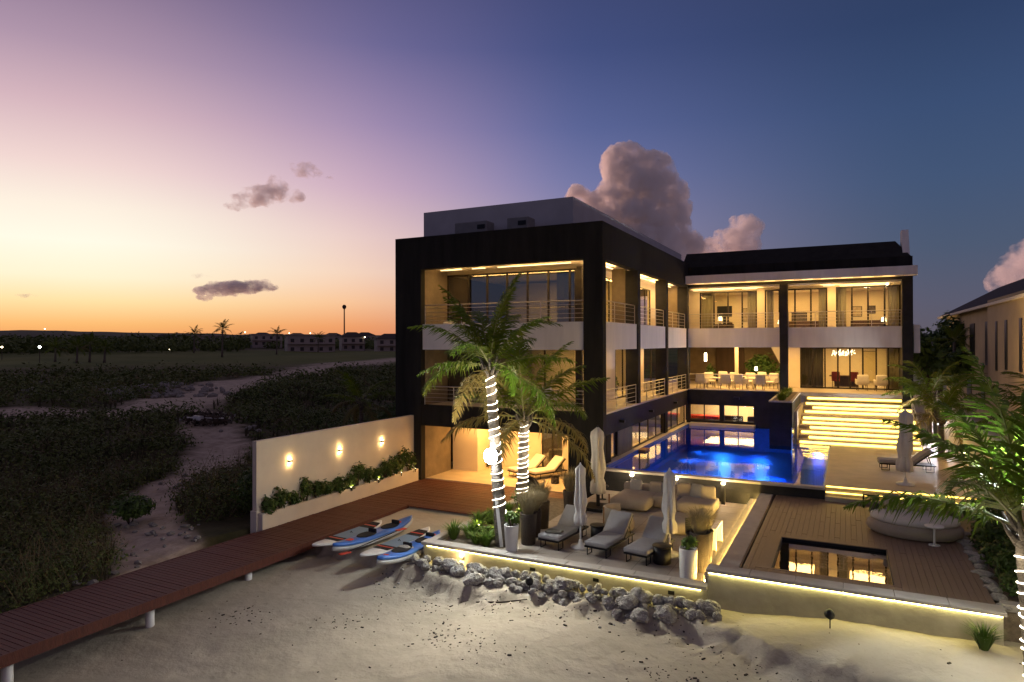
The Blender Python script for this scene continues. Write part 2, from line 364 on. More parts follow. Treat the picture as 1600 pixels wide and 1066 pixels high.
def axis(lo, hi, step, far0, far1, g):
    a = []; v = lo
    while v <= hi: a.append(v); v += step
    s = step; v = lo
    while v > far0: s = min(s * g, 400); v -= s; a.insert(0, v)
    s = step; v = a[-1]
    while v < far1: s = min(s * g, 400); v += s; a.append(v)
    return a
XA = axis(-17, 5, 0.12, -5000, 4000, 1.05); YA = axis(9, 18, 0.12, -600, 5000, 1.05)
gv = [(x, y, gz(x, y)) for y in YA for x in XA]; nx = len(XA)
gf = [(j * nx + i, j * nx + i + 1, (j + 1) * nx + i + 1, (j + 1) * nx + i) for j in range(len(YA) - 1) for i in range(nx - 1)]
gm = bpy.data.meshes.new('ground'); gm.from_pydata(gv, [], gf); gm.polygons.foreach_set('use_smooth', [True] * len(gm.polygons))
at = gm.color_attributes.new('zone', 'FLOAT_COLOR', 'POINT')
cols = []
for x, y, z in gv:
    d = math.hypot(x, y)
    beach = sst((x + 18.6) / 0.8) if y > 5 else sst((x + 20) / 2)
    beach = max(beach, sst((x + 21.5) / 3) * sst((13 - y) / 4) * 0.5)
    tr = track(x, y) if x < -16 else 0
    golf = sst((d - 170) / 40) * (1 - sst((d - 300) / 40)) if x < -20 else 0
    cols += [beach, tr, golf, 1]
at.data.foreach_set('color', cols)
mt = bpy.data.materials.new('ground_sand_and_scrub'); mt.use_nodes = True; t = mt.node_tree; b = t.nodes['Principled BSDF']; b.inputs['Roughness'].default_value = 0.95; b.inputs['Specular IOR Level'].default_value = 0.15
T = t.nodes; K = t.links
at_n = T.new('ShaderNodeAttribute'); at_n.attribute_name = 'zone'; sp = T.new('ShaderNodeSeparateColor'); K.new(at_n.outputs['Color'], sp.inputs[0])
co = T.new('ShaderNodeTexCoord')
def tn(scale, detail=6, rough=0.6):
    n = T.new('ShaderNodeTexNoise'); n.inputs['Scale'].default_value = scale; n.inputs['Detail'].default_value = detail; n.inputs['Roughness'].default_value = rough; K.new(co.outputs['Object'], n.inputs['Vector']); return n.outputs['Fac']
def cramp(fac, c1, c2, p1=0.35, p2=0.65):
    n = T.new('ShaderNodeValToRGB'); K.new(fac, n.inputs[0]); n.color_ramp.elements[0].position = p1; n.color_ramp.elements[1].position = p2
    n.color_ramp.elements[0].color = c1 + (1,); n.color_ramp.elements[1].color = c2 + (1,); return n.outputs[0]
def mixc(f, a, bb):
    n = T.new('ShaderNodeMix'); n.data_type = 'RGBA'; K.new(f, n.inputs[0]); K.new(a, n.inputs[6]); K.new(bb, n.inputs[7]); return n.outputs[2]
def m2(op, a, bb):
    n = T.new('ShaderNodeMath'); n.operation = op; n.use_clamp = True
    for i, v in enumerate((a, bb)):
        if isinstance(v, (int, float)): n.inputs[i].default_value = v
        else: K.new(v, n.inputs[i])
    return n.outputs[0]
sand = mixc(cramp(tn(14, 8, .75), (0, 0, 0), (1, 1, 1), .55, .75), cramp(tn(0.5), (0.44, 0.385, 0.29), (0.54, 0.475, 0.365)), cramp(tn(30), (0.37, 0.32, 0.24), (0.46, 0.40, 0.31)))
soil = cramp(tn(0.35, 10, .7), (0.036, 0.036, 0.014), (0.125, 0.098, 0.05), .35, .75)
trk = cramp(tn(0.9, 10, .75), (0.30, 0.225, 0.165), (0.58, 0.47, 0.37), .3, .62)
grass = cramp(tn(0.03, 4), (0.075, 0.10, 0.02), (0.15, 0.155, 0.04))
nedge = m2('MULTIPLY', m2('SUBTRACT', tn(0.8, 8, .7), 0.5), 1.2)
trf = m2('ADD', sp.outputs[1], 0.0)
n3 = T.new('ShaderNodeMath'); n3.operation = 'MULTIPLY_ADD'; K.new(tn(0.8, 8, .7), n3.inputs[0]); n3.inputs[1].default_value = 1.6; n3.inputs[2].default_value = -0.8
trf = m2('MULTIPLY', m2('ADD', sp.outputs[1], n3.outputs[0]), m2('MULTIPLY', sp.outputs[1], 3.0))
c = mixc(sp.outputs[2], soil, grass); c = mixc(trf, c, trk); c = mixc(sp.outputs[0], c, sand)
K.new(c, b.inputs['Base Color'])
bp = T.new('ShaderNodeBump'); bp.inputs['Strength'].default_value = 0.5; bp.inputs['Distance'].default_value = 0.09
mm = T.new('ShaderNodeMath'); mm.operation = 'MULTIPLY_ADD'; K.new(tn(7, 6, .6), mm.inputs[0]); mm.inputs[1].default_value = 0.3
vo = T.new('ShaderNodeTexVoronoi'); vo.feature = 'SMOOTH_F1'; vo.inputs['Scale'].default_value = 2.6; vo.inputs['Randomness'].default_value = 1.0; vo.inputs['Smoothness'].default_value = .3; K.new(co.outputs['Object'], vo.inputs['Vector'])
dent = m2('MULTIPLY', m2('MINIMUM', vo.outputs['Distance'], 0.32), m2('MULTIPLY', m2('SUBTRACT', tn(0.35, 3), 0.42), 14.0))
pl = T.new('ShaderNodeMath'); pl.operation = 'ADD'; K.new(dent, pl.inputs[0]); K.new(tn(1.6, 4), pl.inputs[1]); K.new(pl.outputs[0], mm.inputs[2])
K.new(mm.outputs[0], bp.inputs['Height']); K.new(bp.outputs[0], b.inputs['Normal'])
gm.materials.append(mt)
ground = struct(obj('ground', gm))

# hills on the horizon
b_ = MB(); pts = []
n_ = 220
for i in range(n_):
    a = rad(-75 + 150 * i / (n_ - 1)); dirv = Vector((-math.sin(rad(26.8) - a), math.cos(rad(26.8) - a), 0))
    for k, (dist, hh) in enumerate(((2600, -5), (3000, .55), (3400, 1.0), (4200, .6), (4700, -5))):
        az_ = math.degrees(a)
        h = hh if hh < 0 else hh * (58 - 10 * sst((az_ + 38) / 30) + 22 * noise.noise(Vector((i * .06, k * .3, 1))) + 7 * noise.noise(Vector((i * .4, k, 2))))
        p = dirv * dist; pts.append((p.x, p.y, h))
fs = [(i * 5 + k, (i + 1) * 5 + k, (i + 1) * 5 + k + 1, i * 5 + k + 1) for i in range(n_ - 1) for k in range(4)]
b_.add(pts, fs); M_HILL = mat('wooded_hillside', (0.05, 0.045, 0.03), 1.0, var=0.4, vscale=0.01)
struct(b_.build('hills', M_HILL, smooth=True))

# ------------------------------------------------------------------ boardwalk, each plank its own piece
bw = struct(MB().box(-18.35, -18.15, -6, 26.7, -0.22, -0.05).box(-16.25, -16.05, -6, 22.3, -0.22, -0.05).box(-17.3, -17.1, -6, 26.7, -0.22, -0.05).box(-16.0, -12.9, 22.9, 23.05, -0.22, -0.05).box(-16.0, -12.9, 26.3, 26.45, -0.22, -0.05).build('boardwalk', M_BOARD))
pm = MB().bbox(-1.22, 1.22, -0.066, 0.066, -0.045, 0.0, 0.008).mesh('plank', M_BOARD)
y = -5.9; i = 0
while y < 22.2:
    o = obj('plank', pm, bw); o.location = (-17.24 + rnd.uniform(-.012, .012), y, rnd.uniform(-.004, .004)); o.rotation_euler.z = rnd.uniform(-.004, .004); y += 0.142
pm2 = MB().bbox(-18.46, -9.6, -0.066, 0.066, -0.045, 0.0, 0.008).mesh('plank', M_BOARD)
while y < 27.0:
    o = obj('plank', pm2, bw); o.location = (rnd.uniform(-.01, .01), y, rnd.uniform(-.004, .004)); y += 0.142
b_ = MB().box(-16.03, -15.98, -6, 22.25, -0.26, 0.005).box(-18.52, -18.47, -6, 16.6, -0.26, 0.005); b_.build('edge_board', M_BOARD, bw)
pp = MB().lathe([(0.11, -1.6), (0.11, -0.22)], 14).mesh('post', M_PLASTW, True)
for yy in (-1.5, 1.5, 4.6, 7.9, 11.2, 14.4):
    for xx in (-16.32, -18.15):
        o = obj('post', pp, bw); o.location = (xx, yy, 0)

# ------------------------------------------------------------------ lower terrace, steps, deck
ZT = 0.43; ZD = 0.90; ZP = 1.35
struct(MB().box(-9.2, -3.26, 17.3, 26.75, -0.5, ZT).build('terrace_floor', M_TERR))
tj = MB()
for i in range(1, 7): tj.box(-9.2 + i * .99 - .004, -9.2 + i * .99 + .004, 17.5, 26.7, ZT - .01, ZT + .0025)
for i in range(1, 10): tj.box(-9.2, -3.28, 17.3 + i * .95 - .004, 17.3 + i * .95 + .004, ZT - .01, ZT + .003)
M_JOINT = mat('tile_joint', (0.14, 0.125, 0.11), 0.9)
struct(tj.build('terrace_tile_joints', M_JOINT))
struct(MB().box(-16.0, -9.2, 22.25, 22.32, -0.35, -0.02).build('path_kerb', M_COPING))
# planting bed between terrace and boardwalk
bed = thing('planting_bed', 'raised planting bed with white stone kerb round the palm trees', 'planting bed', (-10.5, 19.5, 0), world=True)
MB().box(-11.55, -9.2, 17.4, 24.6, -0.4, ZT - 0.07).build('soil', M_SOIL, bed)
MB().bbox(-11.75, -11.5, 17.28, 24.6, -0.4, ZT + .03, .02).build('kerb', M_COPING, bed)
rw = thing('retaining_wall', 'low plastered retaining wall with glowing light strip below the lounger terrace', 'wall', (-7.5, 17.2, -0.4), world=True)
MB().box(-11.75, -3.14, 17.12, 17.32, -1.1, ZT - .06).build('wall_body', M_RETAIN, rw)
for i in range(9):
    x0 = -11.78 + i * .96; MB().bbox(x0, x0 + .955 if i < 8 else -3.14, 17.02, 17.42, ZT - .06, ZT + .035, .012).build('coping_stone', M_COPING, rw)
MB().box(-11.6, -3.3, 17.085, 17.115, ZT - .095, ZT - .068).build('light_strip', M_LEDY, rw)
for x in (-8.0, -6.1, -4.05):
    MB().box(x - .08, x + .08, 17.095, 17.13, 0.10, 0.19).build('step_light', M_DARKM, rw)
dw = thing('deck_wall', 'stained pale retaining wall with bright light strip under the wooden deck', 'wall', (0, 17.2, -0.4), world=True)
MB().box(-3.13, 2.95, 17.12, 17.34, -1.2, ZD - .06).build('wall_body', M_RETAIN, dw)
for i in range(6):
    x0 = -3.16 + i * 1.03; MB().bbox(x0, min(x0 + 1.025, 3.0), 17.02, 17.5, ZD - .06, ZD + .02, .012).build('coping_stone', M_COPING, dw)
MB().box(-3.1, 2.93, 17.08, 17.115, ZD - .10, ZD - .068).build('light_strip', emit('yellow_led_bright', (1.0, 0.87, 0.30), 26), dw)
st = thing('terrace_steps', 'pair of low stone steps with glowing warm light strips up to the deck', 'steps', (-3, 22, ZT), world=True)
MB().box(-3.24, -2.92, 17.36, 26.6, ZT - .3, 0.64).build('step', M_TERR, st)
MB().bbox(-3.27, -2.90, 17.36, 26.6, 0.64, 0.67, .01).build('tread', M_COPING, st)
MB().box(-2.90, -2.5, 17.5, 26.7, 0.3, ZD - .03).build('step', M_TERR, st)
MB().bbox(-2.92, -2.45, 17.5, 26.7, ZD - .03, ZD + .005, .01).build('tread', M_COPING, st)
M_LEDS = emit('step_led', (1.0, 0.66, 0.17), 150)
MB().box(-3.275, -3.243, 17.45, 26.5, ZT + .004, ZT + .03).build('light_strip', M_LEDS, st)
MB().box(-2.955, -2.923, 17.6, 26.6, 0.674, 0.70).build('light_strip', M_LEDS, st)
dk = struct(MB().box(-2.5, 2.9, 17.5, 26.7, 0.2, ZD - .12).box(-2.45, -2.40, 17.5, 26.7, ZD - .12, ZD - .01).build('deck', M_WOODD))
TX0, TX1, TY0, TY1 = -1.68, 0.97, 17.92, 20.85
k = 0; xw = 0.146; x = -2.36
pmc = {}
while x < 2.75:
    segs = []
    y0 = 17.55; ends = [17.55, 19.9 + (k % 3) * .8, 23.2 + ((k + 1) % 3) * .7, 26.68]
    for a, bb in zip(ends, ends[1:]):
        if x + xw > TX0 - .3 and x < TX1 + .12 and a < TY1 + .28:
            a2 = TY1 + .28
            if bb > a2: segs.append((a2, bb))
            if a < TY0 - .12: segs.append((a, TY0 - .12))
        else: segs.append((a, bb))
    for a, bb in segs:
        key = round(bb - a, 2)
        if key not in pmc: pmc[key] = MB().bbox(-xw / 2 + .0018, xw / 2 - .0018, 0, key - .004, -0.03, 0, .006).mesh('plank', M_DECK)
        o = obj('plank', pmc[key], dk); o.location = (x + xw / 2, a, ZD + rnd.uniform(-.003, .003))
    x += xw; k += 1
# sunken tub in the deck
tub = thing('plunge_tub', 'dark sunken plunge tub with still reflecting water in the deck', 'pool', (0, 19.4, ZD), world=True)
MB().box(TX0, TX1, TY0, TY1, ZD - .5, ZD - .45).box(TX0 - .03, TX0, TY0, TY1, ZD - .5, ZD - .01).box(TX1, TX1 + .03, TY0, TY1, ZD - .5, ZD - .01).box(TX0 - .03, TX1 + .03, TY1, TY1 + .03, ZD - .5, ZD - .01).box(TX0 - .03, TX1 + .03, TY0 - .03, TY0, ZD - .5, ZD - .01).build('basin', M_DARKM, tub)
MB().box(TX0, TX1, TY0, TY1, ZD - .09, ZD - .085).build('water', M_TUB, tub)
MB().box(-2.066, TX0 - .03, TY0 - .12, TY1 + .28, ZD - .05, ZD + .004).box(TX1 + .03, 1.142, TY0 - .12, TY1 + .28, ZD - .05, ZD + .004).box(TX0 - .03, TX1 + .03, TY1 + .03, TY1 + .28, ZD - .05, ZD + .0035).box(TX0 - .03, TX1 + .03, TY0 - .12, TY0 - .03, ZD - .05, ZD + .0035).build('timber_surround', M_DECK, tub)

# ------------------------------------------------------------------ swimming pool
WZ = 1.33
pool = thing('swimming_pool', 'large blue-lit swimming pool with dark front wall beside the villa', 'pool', (-5, 34, 0), world=True)
MB().box(-9.0, -0.76, 26.75, 43.3, -0.25, -0.1).build('pool_floor', M_POOLT, pool)
MB().box(-9.02, -0.74, 26.68, 26.8, -0.25, WZ - .03).box(-9.06, -9.0, 26.8, 43.3, -.25, WZ + .1).box(-0.76, -0.70, 26.8, 37.2, -.25, WZ - .03).box(-9.0, -2.3, 43.25, 43.38, -.25, WZ - .04).box(-2.36, -2.3, 37.3, 43.25, -.25, WZ - .03).box(-2.3, -.76, 37.2, 37.38, -.25, WZ - .03).build('pool_wall', M_POOLT, pool)
MB().box(-9.1, -0.70, 26.56, 26.68, 0.3, ZP - .1).build('front_wall', M_NAVY, pool)
for i in range(8):
    x0 = -9.1 + i * 1.05; MB().bbox(x0, min(x0 + 1.045, -0.70), 26.42, 26.74, ZP - .09, ZP + .0, .012).build('coping_stone', M_COPING, pool)
MB().box(-9.0, -0.76, 26.74, 43.3, WZ - .005, WZ).build('water', M_WATER, pool)
MB().box(-1.75, -0.765, 26.82, 37.15, 0.6, 1.05).build('tanning_ledge', mat('pale_ledge_tile', (0.22, 0.26, 0.46), 0.5, var=.1), pool)
for (x, y, tx, ty, e) in ((-6.8, 42.6, -6.6, 38.5, 700), (-4.6, 42.6, -4.8, 38.5, 700), (-2.3, 34.6, -5.0, 34.8, 1000), (-1.85, 31.4, -4.6, 32, 1000), (-1.85, 28.4, -4.4, 29, 800), (-2.6, 26.95, -2.7, 30.5, 1100), (-4.2, 26.95, -4.2, 30.5, 800), (-6.0, 26.95, -6.0, 30.5, 600), (-7.8, 26.95, -7.4, 30.5, 600), (-8.9, 30, -6.0, 30.5, 800), (-8.9, 34, -6.0, 34.2, 900), (-8.9, 38, -6.0, 38, 900), (-8.9, 41.5, -6.0, 41, 700), (-3.6, 39.6, -6.0, 39.2, 600), (-3.9, 36.0, -3.3, 32.5, 900)):
    lamp('pool_light', 'SPOT', (x, y, 1.15), e * 1.05, (0.03, 0.19, 0.80) if x > -6 else (0.07, 0.36, 0.70), pool, 0.12, (x + (tx - x) * .55, y + (ty - y) * .55, -0.1), rad(80), 1.0)
for (x, tx) in ((-3.4, -3.6), (-5.2, -5.2), (-7.0, -7.0)): lamp('pool_light', 'SPOT', (x, 26.95, 1.0), 1000, (0.03, 0.2, 0.8), pool, 0.12, (tx, 36.5, 0.0), rad(42), 1.0)
lamp('pool_light', 'SPOT', (-1.25, 36.9, 1.25), 500, (0.04, 0.16, 1.0), pool, 0.1, (-1.3, 33, .9), rad(70), 1.0)
# upper pool terrace, right of the pool
struct(MB().box(-0.70, 4.4, 26.9, 37.4, -0.3, ZP).box(-2.3, 4.4, 37.4, 47, -0.3, ZP).build('pool_terrace', M_PATIO))
ps = thing('pool_terrace_steps', 'low glowing steps from the wooden deck up to the pool terrace', 'steps', (1, 26.8, ZD), world=True)
MB().box(-0.68, 4.2, 26.60, 26.9, 0.4, 1.20).build('step', M_PATIO, ps)
MB().box(-0.68, 4.2, 26.30, 26.6, 0.4, 1.05).build('step', M_PATIO, ps)
MB().box(-0.66, 4.1, 26.875, 26.895, ZP - .05, ZP - .01).build('light_strip', M_LEDRISER, ps)
MB().box(-0.66, 4.1, 26.575, 26.595, 1.155, 1.195).build('light_strip', M_LEDRISER, ps)

# ------------------------------------------------------------------ main stairs with lit risers
stairs = thing('garden_stairs', 'wide stone stairs with glowing yellow risers beside the pool', 'stairs', (0.5, 42, ZP), world=True)
nris = 12; rise = (3.61 - ZP) / nris; y = 37.55; z = ZP
for i in range(nris):
    tread = 1.75 if i in (5, 8) else 0.62
    y1 = y + tread if i < nris - 1 else 47.2
    z += rise
    stp = MB().box(-2.25, 3.35, y + .03, y1 + .04, z - rise - .25, z - .04).build('step', M_PATIO, stairs)
    MB().bbox(-2.28, 3.38, y - .04, y1 + .02, z - .04, z, .008).build('tread', M_CREAM, stp).location = (0, 0, 0)
    x0 = -2.2 + (0.45 if i in (1, 3, 7, 10) else 0.05)
    MB().box(x0, 3.28, y + .008, y + .028, z - rise + .02, z - .045).build('light_strip', M_LEDRISER, stp).location = (0, 0, 0)  # band covers most of the riser; its lit look is put into the emission
    y = y1
MB().box(-2.42, -2.28, 37.5, 43.4, ZP - .3, 3.0).build('side_wall', M_CREAM, stairs)
hr = MB()
hr.tube([(3.25, 37.8, 2.3), (3.25, 47, 4.5)], .022).tube([(3.25, 37.8, 1.4), (3.25, 37.8, 2.3)], .02).tube([(3.25, 42.4, 2.4), (3.25, 42.4, 3.4)], .02).tube([(3.25, 46.9, 3.5), (3.25, 46.9, 4.5)], .02)
hr.build('handrail', M_STEEL, stairs)
gp = thing('glass_screen', 'slim upright glass panel standing at the pool corner by the stairs', 'glass panel', (-2.35, 36.5, 1.3), world=True)
MB().box(-2.36, -2.34, 34.9, 37.3, WZ - .3, 2.45).build('pane', M_GLASSP, gp)
MB().box(-2.37, -2.33, 34.88, 34.9, WZ - .3, 2.46).build('edge_trim', M_STEEL, gp); MB().box(-2.37, -2.33, 37.3, 37.32, WZ - .3, 2.46).build('edge_trim', M_STEEL, gp)
pb = thing('pool_planter', 'tall dark stone planter block rising from the pool beside stairs', 'planter', (-2.9, 37, 1.3), world=True)
MB().box(-3.52, -2.43, 36.3, 43.28, 1.15, 3.55).build('block', M_NAVY, pb)
MB().bbox(-3.55, -3.40, 36.27, 43.38, 3.55, 3.63, .01).bbox(-2.56, -2.42, 36.27, 43.38, 3.55, 3.63, .01).bbox(-3.40, -2.56, 36.27, 36.42, 3.55, 3.63, .01).build('rim', M_COPING, pb)
MB().box(-3.40, -2.56, 36.42, 43.3, 3.5, 3.56).build('soil', M_SOIL, pb)

# ------------------------------------------------------------------ the villa
XL, X0, YF, YB, XR = -19.9, -9.15, 26.6, 43.4, 3.4
FT, FB, BT, BB, ST, SB = 11.78, 10.2, 7.53, 6.31, 3.61, 2.64
V = thing('villa', 'modern three storey villa with charcoal frame, white balconies and lit rooms', 'house', (-10, 35, 0), world=True)
def part(name, material, *boxes, parent=V, label=None):
    b = MB()
    for bx in boxes: b.box(*bx)
    o = b.build(name, material, parent)
    if label: o['label'] = label
    return o
part('front_fascia', M_BLACK, (XL, X0, YF, YF + .4, FB, FT))
part('side_fascia', M_BLACK, (X0 - .4, X0, YF + .4, YB + .5, FB, FT))
part('pier', M_BLACK, (XL, -18.39, YF, YF + .35, 0, FB))
part('side_wall', M_BLACK, (XL, XL + .3, YF + .35, 55, -.2, FT))
part('roof_slab', M_BLACK, (XL + .3, X0 - .4, YF + .4, 55, FB + .35, FT - .35))
part('roof_parapet', M_ROOFWH, (-19.85, -11.42, 29.0, 29.25, FT - .36, 13.5), (-11.67, -11.42, 29.25, 52, FT - .36, 13.5), (-19.85, -19.6, 29.25, 52, FT - .36, 13.5), (-19.6, -11.67, 29.25, 52, FT - .36, 12.6))
part('corner_column', M_BLACK, (-10.01, X0 + .012, YF - .012, YF + .42, 0, FB + .005))
for y0 in (31.9, 37.7):
    part('column', M_NAVY, (-9.78, X0 + .012, y0, y0 + .42, ST, FB + .01))
part('column', M_NAVY, (-9.78, X0 + .012, 43.3, 43.75, ST, FB + .01))
# ceilings / soffits
part('balcony_ceiling', M_CEIL, (XL + .3, X0 - .4, YF + .4, YB, FB + .12, FB + .34))
# white balcony bands (parapets) with slab
part('front_balcony_band', M_WHITE, (-18.34, -10.0, YF + .08, YF + .28, BB, BT))
part('side_balcony_band', M_WHITE, (X0 - .24, X0 - .06, YF + .43, YB + .35, BB, BT))
part('upper_slab', M_CEIL, (-19.6, X0 - .26, YF + .3, 55, BB + .06, BB + .36))
part('mid_slab', M_FLOOR, (-19.6, X0 - .02, YF + .3, 55, ST - .1, ST))
part('mid_slab_edge', M_CREAM, (X0 - .15, X0 + .02, YF + .43, YB - .05, ST - .06, ST + .012))
part('front_beam', M_BLACK, (-18.385, -10.0, YF + .02, YF + .36, SB, ST + .02))
part('side_beam', M_NAVY, (X0 - .36, X0 - .004, YF + .43, YB - .05, SB, ST - .065))
part('ground_ceiling', M_CEIL, (-19.6, X0 - .4, YF + .38, 44, SB + .12, SB + .3))
# stone side walls of the front loggias
part('stone_wall', M_STONE, (-18.75, -18.39, YF + .36, 29.0, ST, FB + .12))
part('stone_wall', M_STONE, (-18.75, -18.39, YF + .36, 29.3, 0, SB))
part('ground_slab', M_PATIO, (XL + .3, -9.12, 27.05, 44, -.3, 0.02))
part('ground_column', M_BLACK, (-10.9, -9.12, YF + .43, 27.6, 0, SB))
# ground patio back wall and blocks
part('ground_wall', M_CREAM, (-18.39, -16.9, 29.5, 31.6, 0, SB + .12), (-16.9, -14.2, 31.5, 31.7, 0, SB + .12), (-12.95, -10.9, 31.3, 31.6, 0, SB + .12))
part('ground_side_wall', M_BLACK, (-11.1, -10.9, 27.6, 31.3, 0, SB + .12))

def window(plane, c, a0, a1, z0, z1, mull=(), glass=None, fw=0.06, parent=V, transom=None, dep=0.07):
    glass = glass or M_GLASS
    b = MB()
    def bx(u0, u1, w0, w1, d=dep):
        if plane == 'y': b.box(u0, u1, c, c + d, w0, w1)
        else: b.box(c - d, c, u0, u1, w0, w1)
    bx(a0, a1, z1 - fw, z1); bx(a0, a1, z0, z0 + fw); bx(a0, a0 + fw, z0 + fw, z1 - fw); bx(a1 - fw, a1, z0 + fw, z1 - fw)
    edges = [a0 + fw] + list(mull) + [a1 - fw]
    for mu in mull: bx(mu - fw * .55, mu + fw * .55, z0 + fw, z1 - fw, dep - .004)
    w = b.build('window', M_FRAME, parent)
    for p, q in zip(edges, edges[1:]):
        g = MB(); e = fw * .3
        if plane == 'y': g.box(p + e, q - e, c + dep * .45, c + dep * .45 + .008, z0 + fw * .8, z1 - fw * .8)
        else: g.box(c - dep * .45 - .008, c - dep * .45, p + e, q - e, z0 + fw * .8, z1 - fw * .8)
        g.build('pane', glass, w)
    return w
# upper front loggia glazing
window('y', 29.0, -18.39, -11.25, 6.68, 10.12, (-17.14, -16.04, -14.92, -13.8, -12.7, -11.6), M_GLASSD, fw=.09)
window('x', -11.0, 29.1, 31.2, 6.68, 10.12, (30.2,), M_GLASSD, fw=.08)
part('glazing_corner', M_FRAME, (-11.25, -11.0, 29.0, 29.1, 6.67, 10.2))
window('x', -11.0, 32.3, 34.7, 6.9, 10.0, (33.1, 33.9), M_GLASS)
window('x', -11.0, 38.9, 41.2, 7.0, 9.95, (40.0,), M_GLASS)
window('x', -11.0, 44.4, 45.3, 6.9, 9.9, (), M_GLASS)
part('upper_side_wall', M_CREAM, (-11.2, -11.0, 31.2, 32.3, 6.67, FB + .12), (-11.2, -11.0, 34.7, 38.9, 6.67, FB + .12), (-11.2, -11.0, 41.2, 44.4, 6.67, FB + .12), (-11.2, -11.0, 32.3, 34.7, 10.0, FB + .12), (-11.2, -11.0, 38.9, 41.2, 9.95, FB + .12))
part('upper_side_fin', M_STONE, (-10.5, -9.8, 31.95, 32.28, 6.67, FB + .12)); part('upper_side_fin', M_STONE, (-10.5, -9.8, 43.35, 43.7, 6.67, FB + .12))
# mid-level glazing of the left wing
window('y', 29.0, -18.39, -11.25, ST, BB + .06, (-17.1, -15.8, -14.4, -12.9), M_GLASSD, fw=.08)
window('x', -11.0, 29.1, 31.0, ST, BB + .06, (30.0,), M_GLASSD)
part('mid_side_wall', M_WHITE, (-11.2, -11.0, 31.0, 34.0, ST, BB + .06))
window('x', -11.0, 34.0, 38.3, ST, BB + .06, (35.4, 36.8), M_GLASS)
part('mid_side_wall', M_CREAM, (-11.2, -11.0, 38.3, 39.6, ST, BB + .06))
window('x', -11.0, 39.6, 43.4, ST, BB + .06, (41.4,), M_GLASS)
part('glazing_corner', M_FRAME, (-11.25, -11.0, 29.0, 29.1, ST, BB + .06))
part('mid_stone_fin', M_STONE, (-10.98, -10.5, 36.0, 36.4, ST, BB + .06))
# ground level side towards the pool
part('pool_side_wall', M_STONE, (X0 - .34, X0 - .12, 29.05, 31.3, 0.5, SB))
part('pool_side_sill', M_CREAM, (X0 - .34, X0 + .14, 27.0, 43.3, 0.3, 1.45))
part('pool_side_sill_end', mat('terracotta_block', (0.42, 0.22, 0.12), .8), (X0 + .14, X0 + .5, 31.4, 32.2, 0.5, 1.42))
window('x', X0 - .16, 27.1, 29.05, 1.46, SB, (), M_GLASS)
window('x', X0 - .16, 31.4, 37.6, 1.46, SB, (32.8, 34.4, 36.0), M_GLASS)
part('pool_side_pier', M_BLACK, (X0 - .34, X0 - .06, 37.6, 38.2, 1.45, SB))
window('x', X0 - .16, 38.3, 43.2, 1.46, SB, (39.6, 41.2), M_GLASS)
# ground front patio glazing
window('y', 31.55, -14.2, -12.95, 0.02, SB + .1, (-13.6,), M_GLASSD)
fe = tag(MB().lathe([(0.0, 0), (.075, .01), (.08, .42), (.05, .5), (.02, .56)], 12, -12.2, 31.2).build('fire_extinguisher', mat('red_enamel', (0.55, 0.02, 0.015), .35)), 'red fire extinguisher hung on the cream patio wall', 'extinguisher')
fe.location.z = 1.25
MB().tube([(-12.2, 31.2, .54), (-12.12, 31.17, .6), (-12.08, 31.15, .35)], .015).build('hose', M_DARKM, fe)

# back wing -----------------------------------------------------------
part('back_roof_fascia', M_BLACK, (X0 - .3, XR, 43.55, 44.0, 10.88, 11.5))
b_ = MB(); b_.add([(-9.6, 43.7, 11.5), (3.35, 43.7, 11.5), (2.65, 45.3, 12.62), (-9.6, 45.3, 12.62), (-9.6, 52, 12.4), (2.65, 52, 12.4), (3.35, 52, 11.5)], [(0, 1, 2, 3), (3, 2, 5, 4), (1, 6, 5, 2)])
rf = b_.build('roof', M_BLACK, V)
b_ = MB(); b_.add([(2.95, 43.9, 11.45), (2.95, 45.9, 11.45), (2.95, 45.9, 13.2), (2.95, 44.9, 13.2), (3.3, 43.9, 11.45), (3.3, 45.9, 11.45), (3.3, 45.9, 13.2), (3.3, 44.9, 13.2)], [(0, 3, 2, 1), (4, 5, 6, 7), (0, 4, 7, 3), (3, 7, 6, 2), (1, 2, 6, 5), (0, 1, 5, 4)])
b_.build('chimney', M_WHITE, rf)
part('eaves', M_WHITE, (-9.1, 3.56, 42.55, 43.54, 10.36, 10.86))
for i in range(11):
    x = -8.0 + i * 1.05
    if x < 3.2: part('soffit_light', mat('soffit_recess', (0.30, 0.28, 0.27), .7), (x, x + .42, 42.72, 43.0, 10.352, 10.365))
part('eaves_beam', M_BLACK, (X0 + .02, 2.86, 43.4, 43.7, 10.2, 10.36))
part('back_ceiling', M_CEIL, (X0 - .3, XR - .1, 43.71, 55, 10.12, 10.4))
part('back_column', M_NAVY, (-3.6, -3.14, YB, YB + .45, ST - .3, 10.2))
part('back_end_pier', M_NAVY, (2.87, XR, YB - .01, YB + .7, ZP, 10.36), (2.95, XR, YB + .7, 55, ZP, 10.4))
part('back_balcony_band', M_WHITE, (X0 - .05, -3.61, YB + .12, YB + .3, BB, BT), (-3.13, 2.86, YB + .12, YB + .3, BB, BT))
part('back_upper_slab', M_CEIL, (X0 - .3, 2.95, YB + .31, 55, BB + .08, BB + .36))
part('back_upper_floor', M_FLOOR, (-10.98, 2.93, YB + .32, 55, BB + .365, 6.9))
window('y', 45.5, -8.78, -5.13, 6.9, 10.0, (-7.85, -6.95, -6.05), M_GLASS, fw=.09)
window('y', 45.5, -4.66, -1.0, 6.9, 10.02, (-3.78, -2.86, -1.94), M_GLASS, fw=.09)
window('y', 45.5, -0.53, 2.93, 6.9, 10.04, (.35, 1.22, 2.1), M_GLASS, fw=.09)
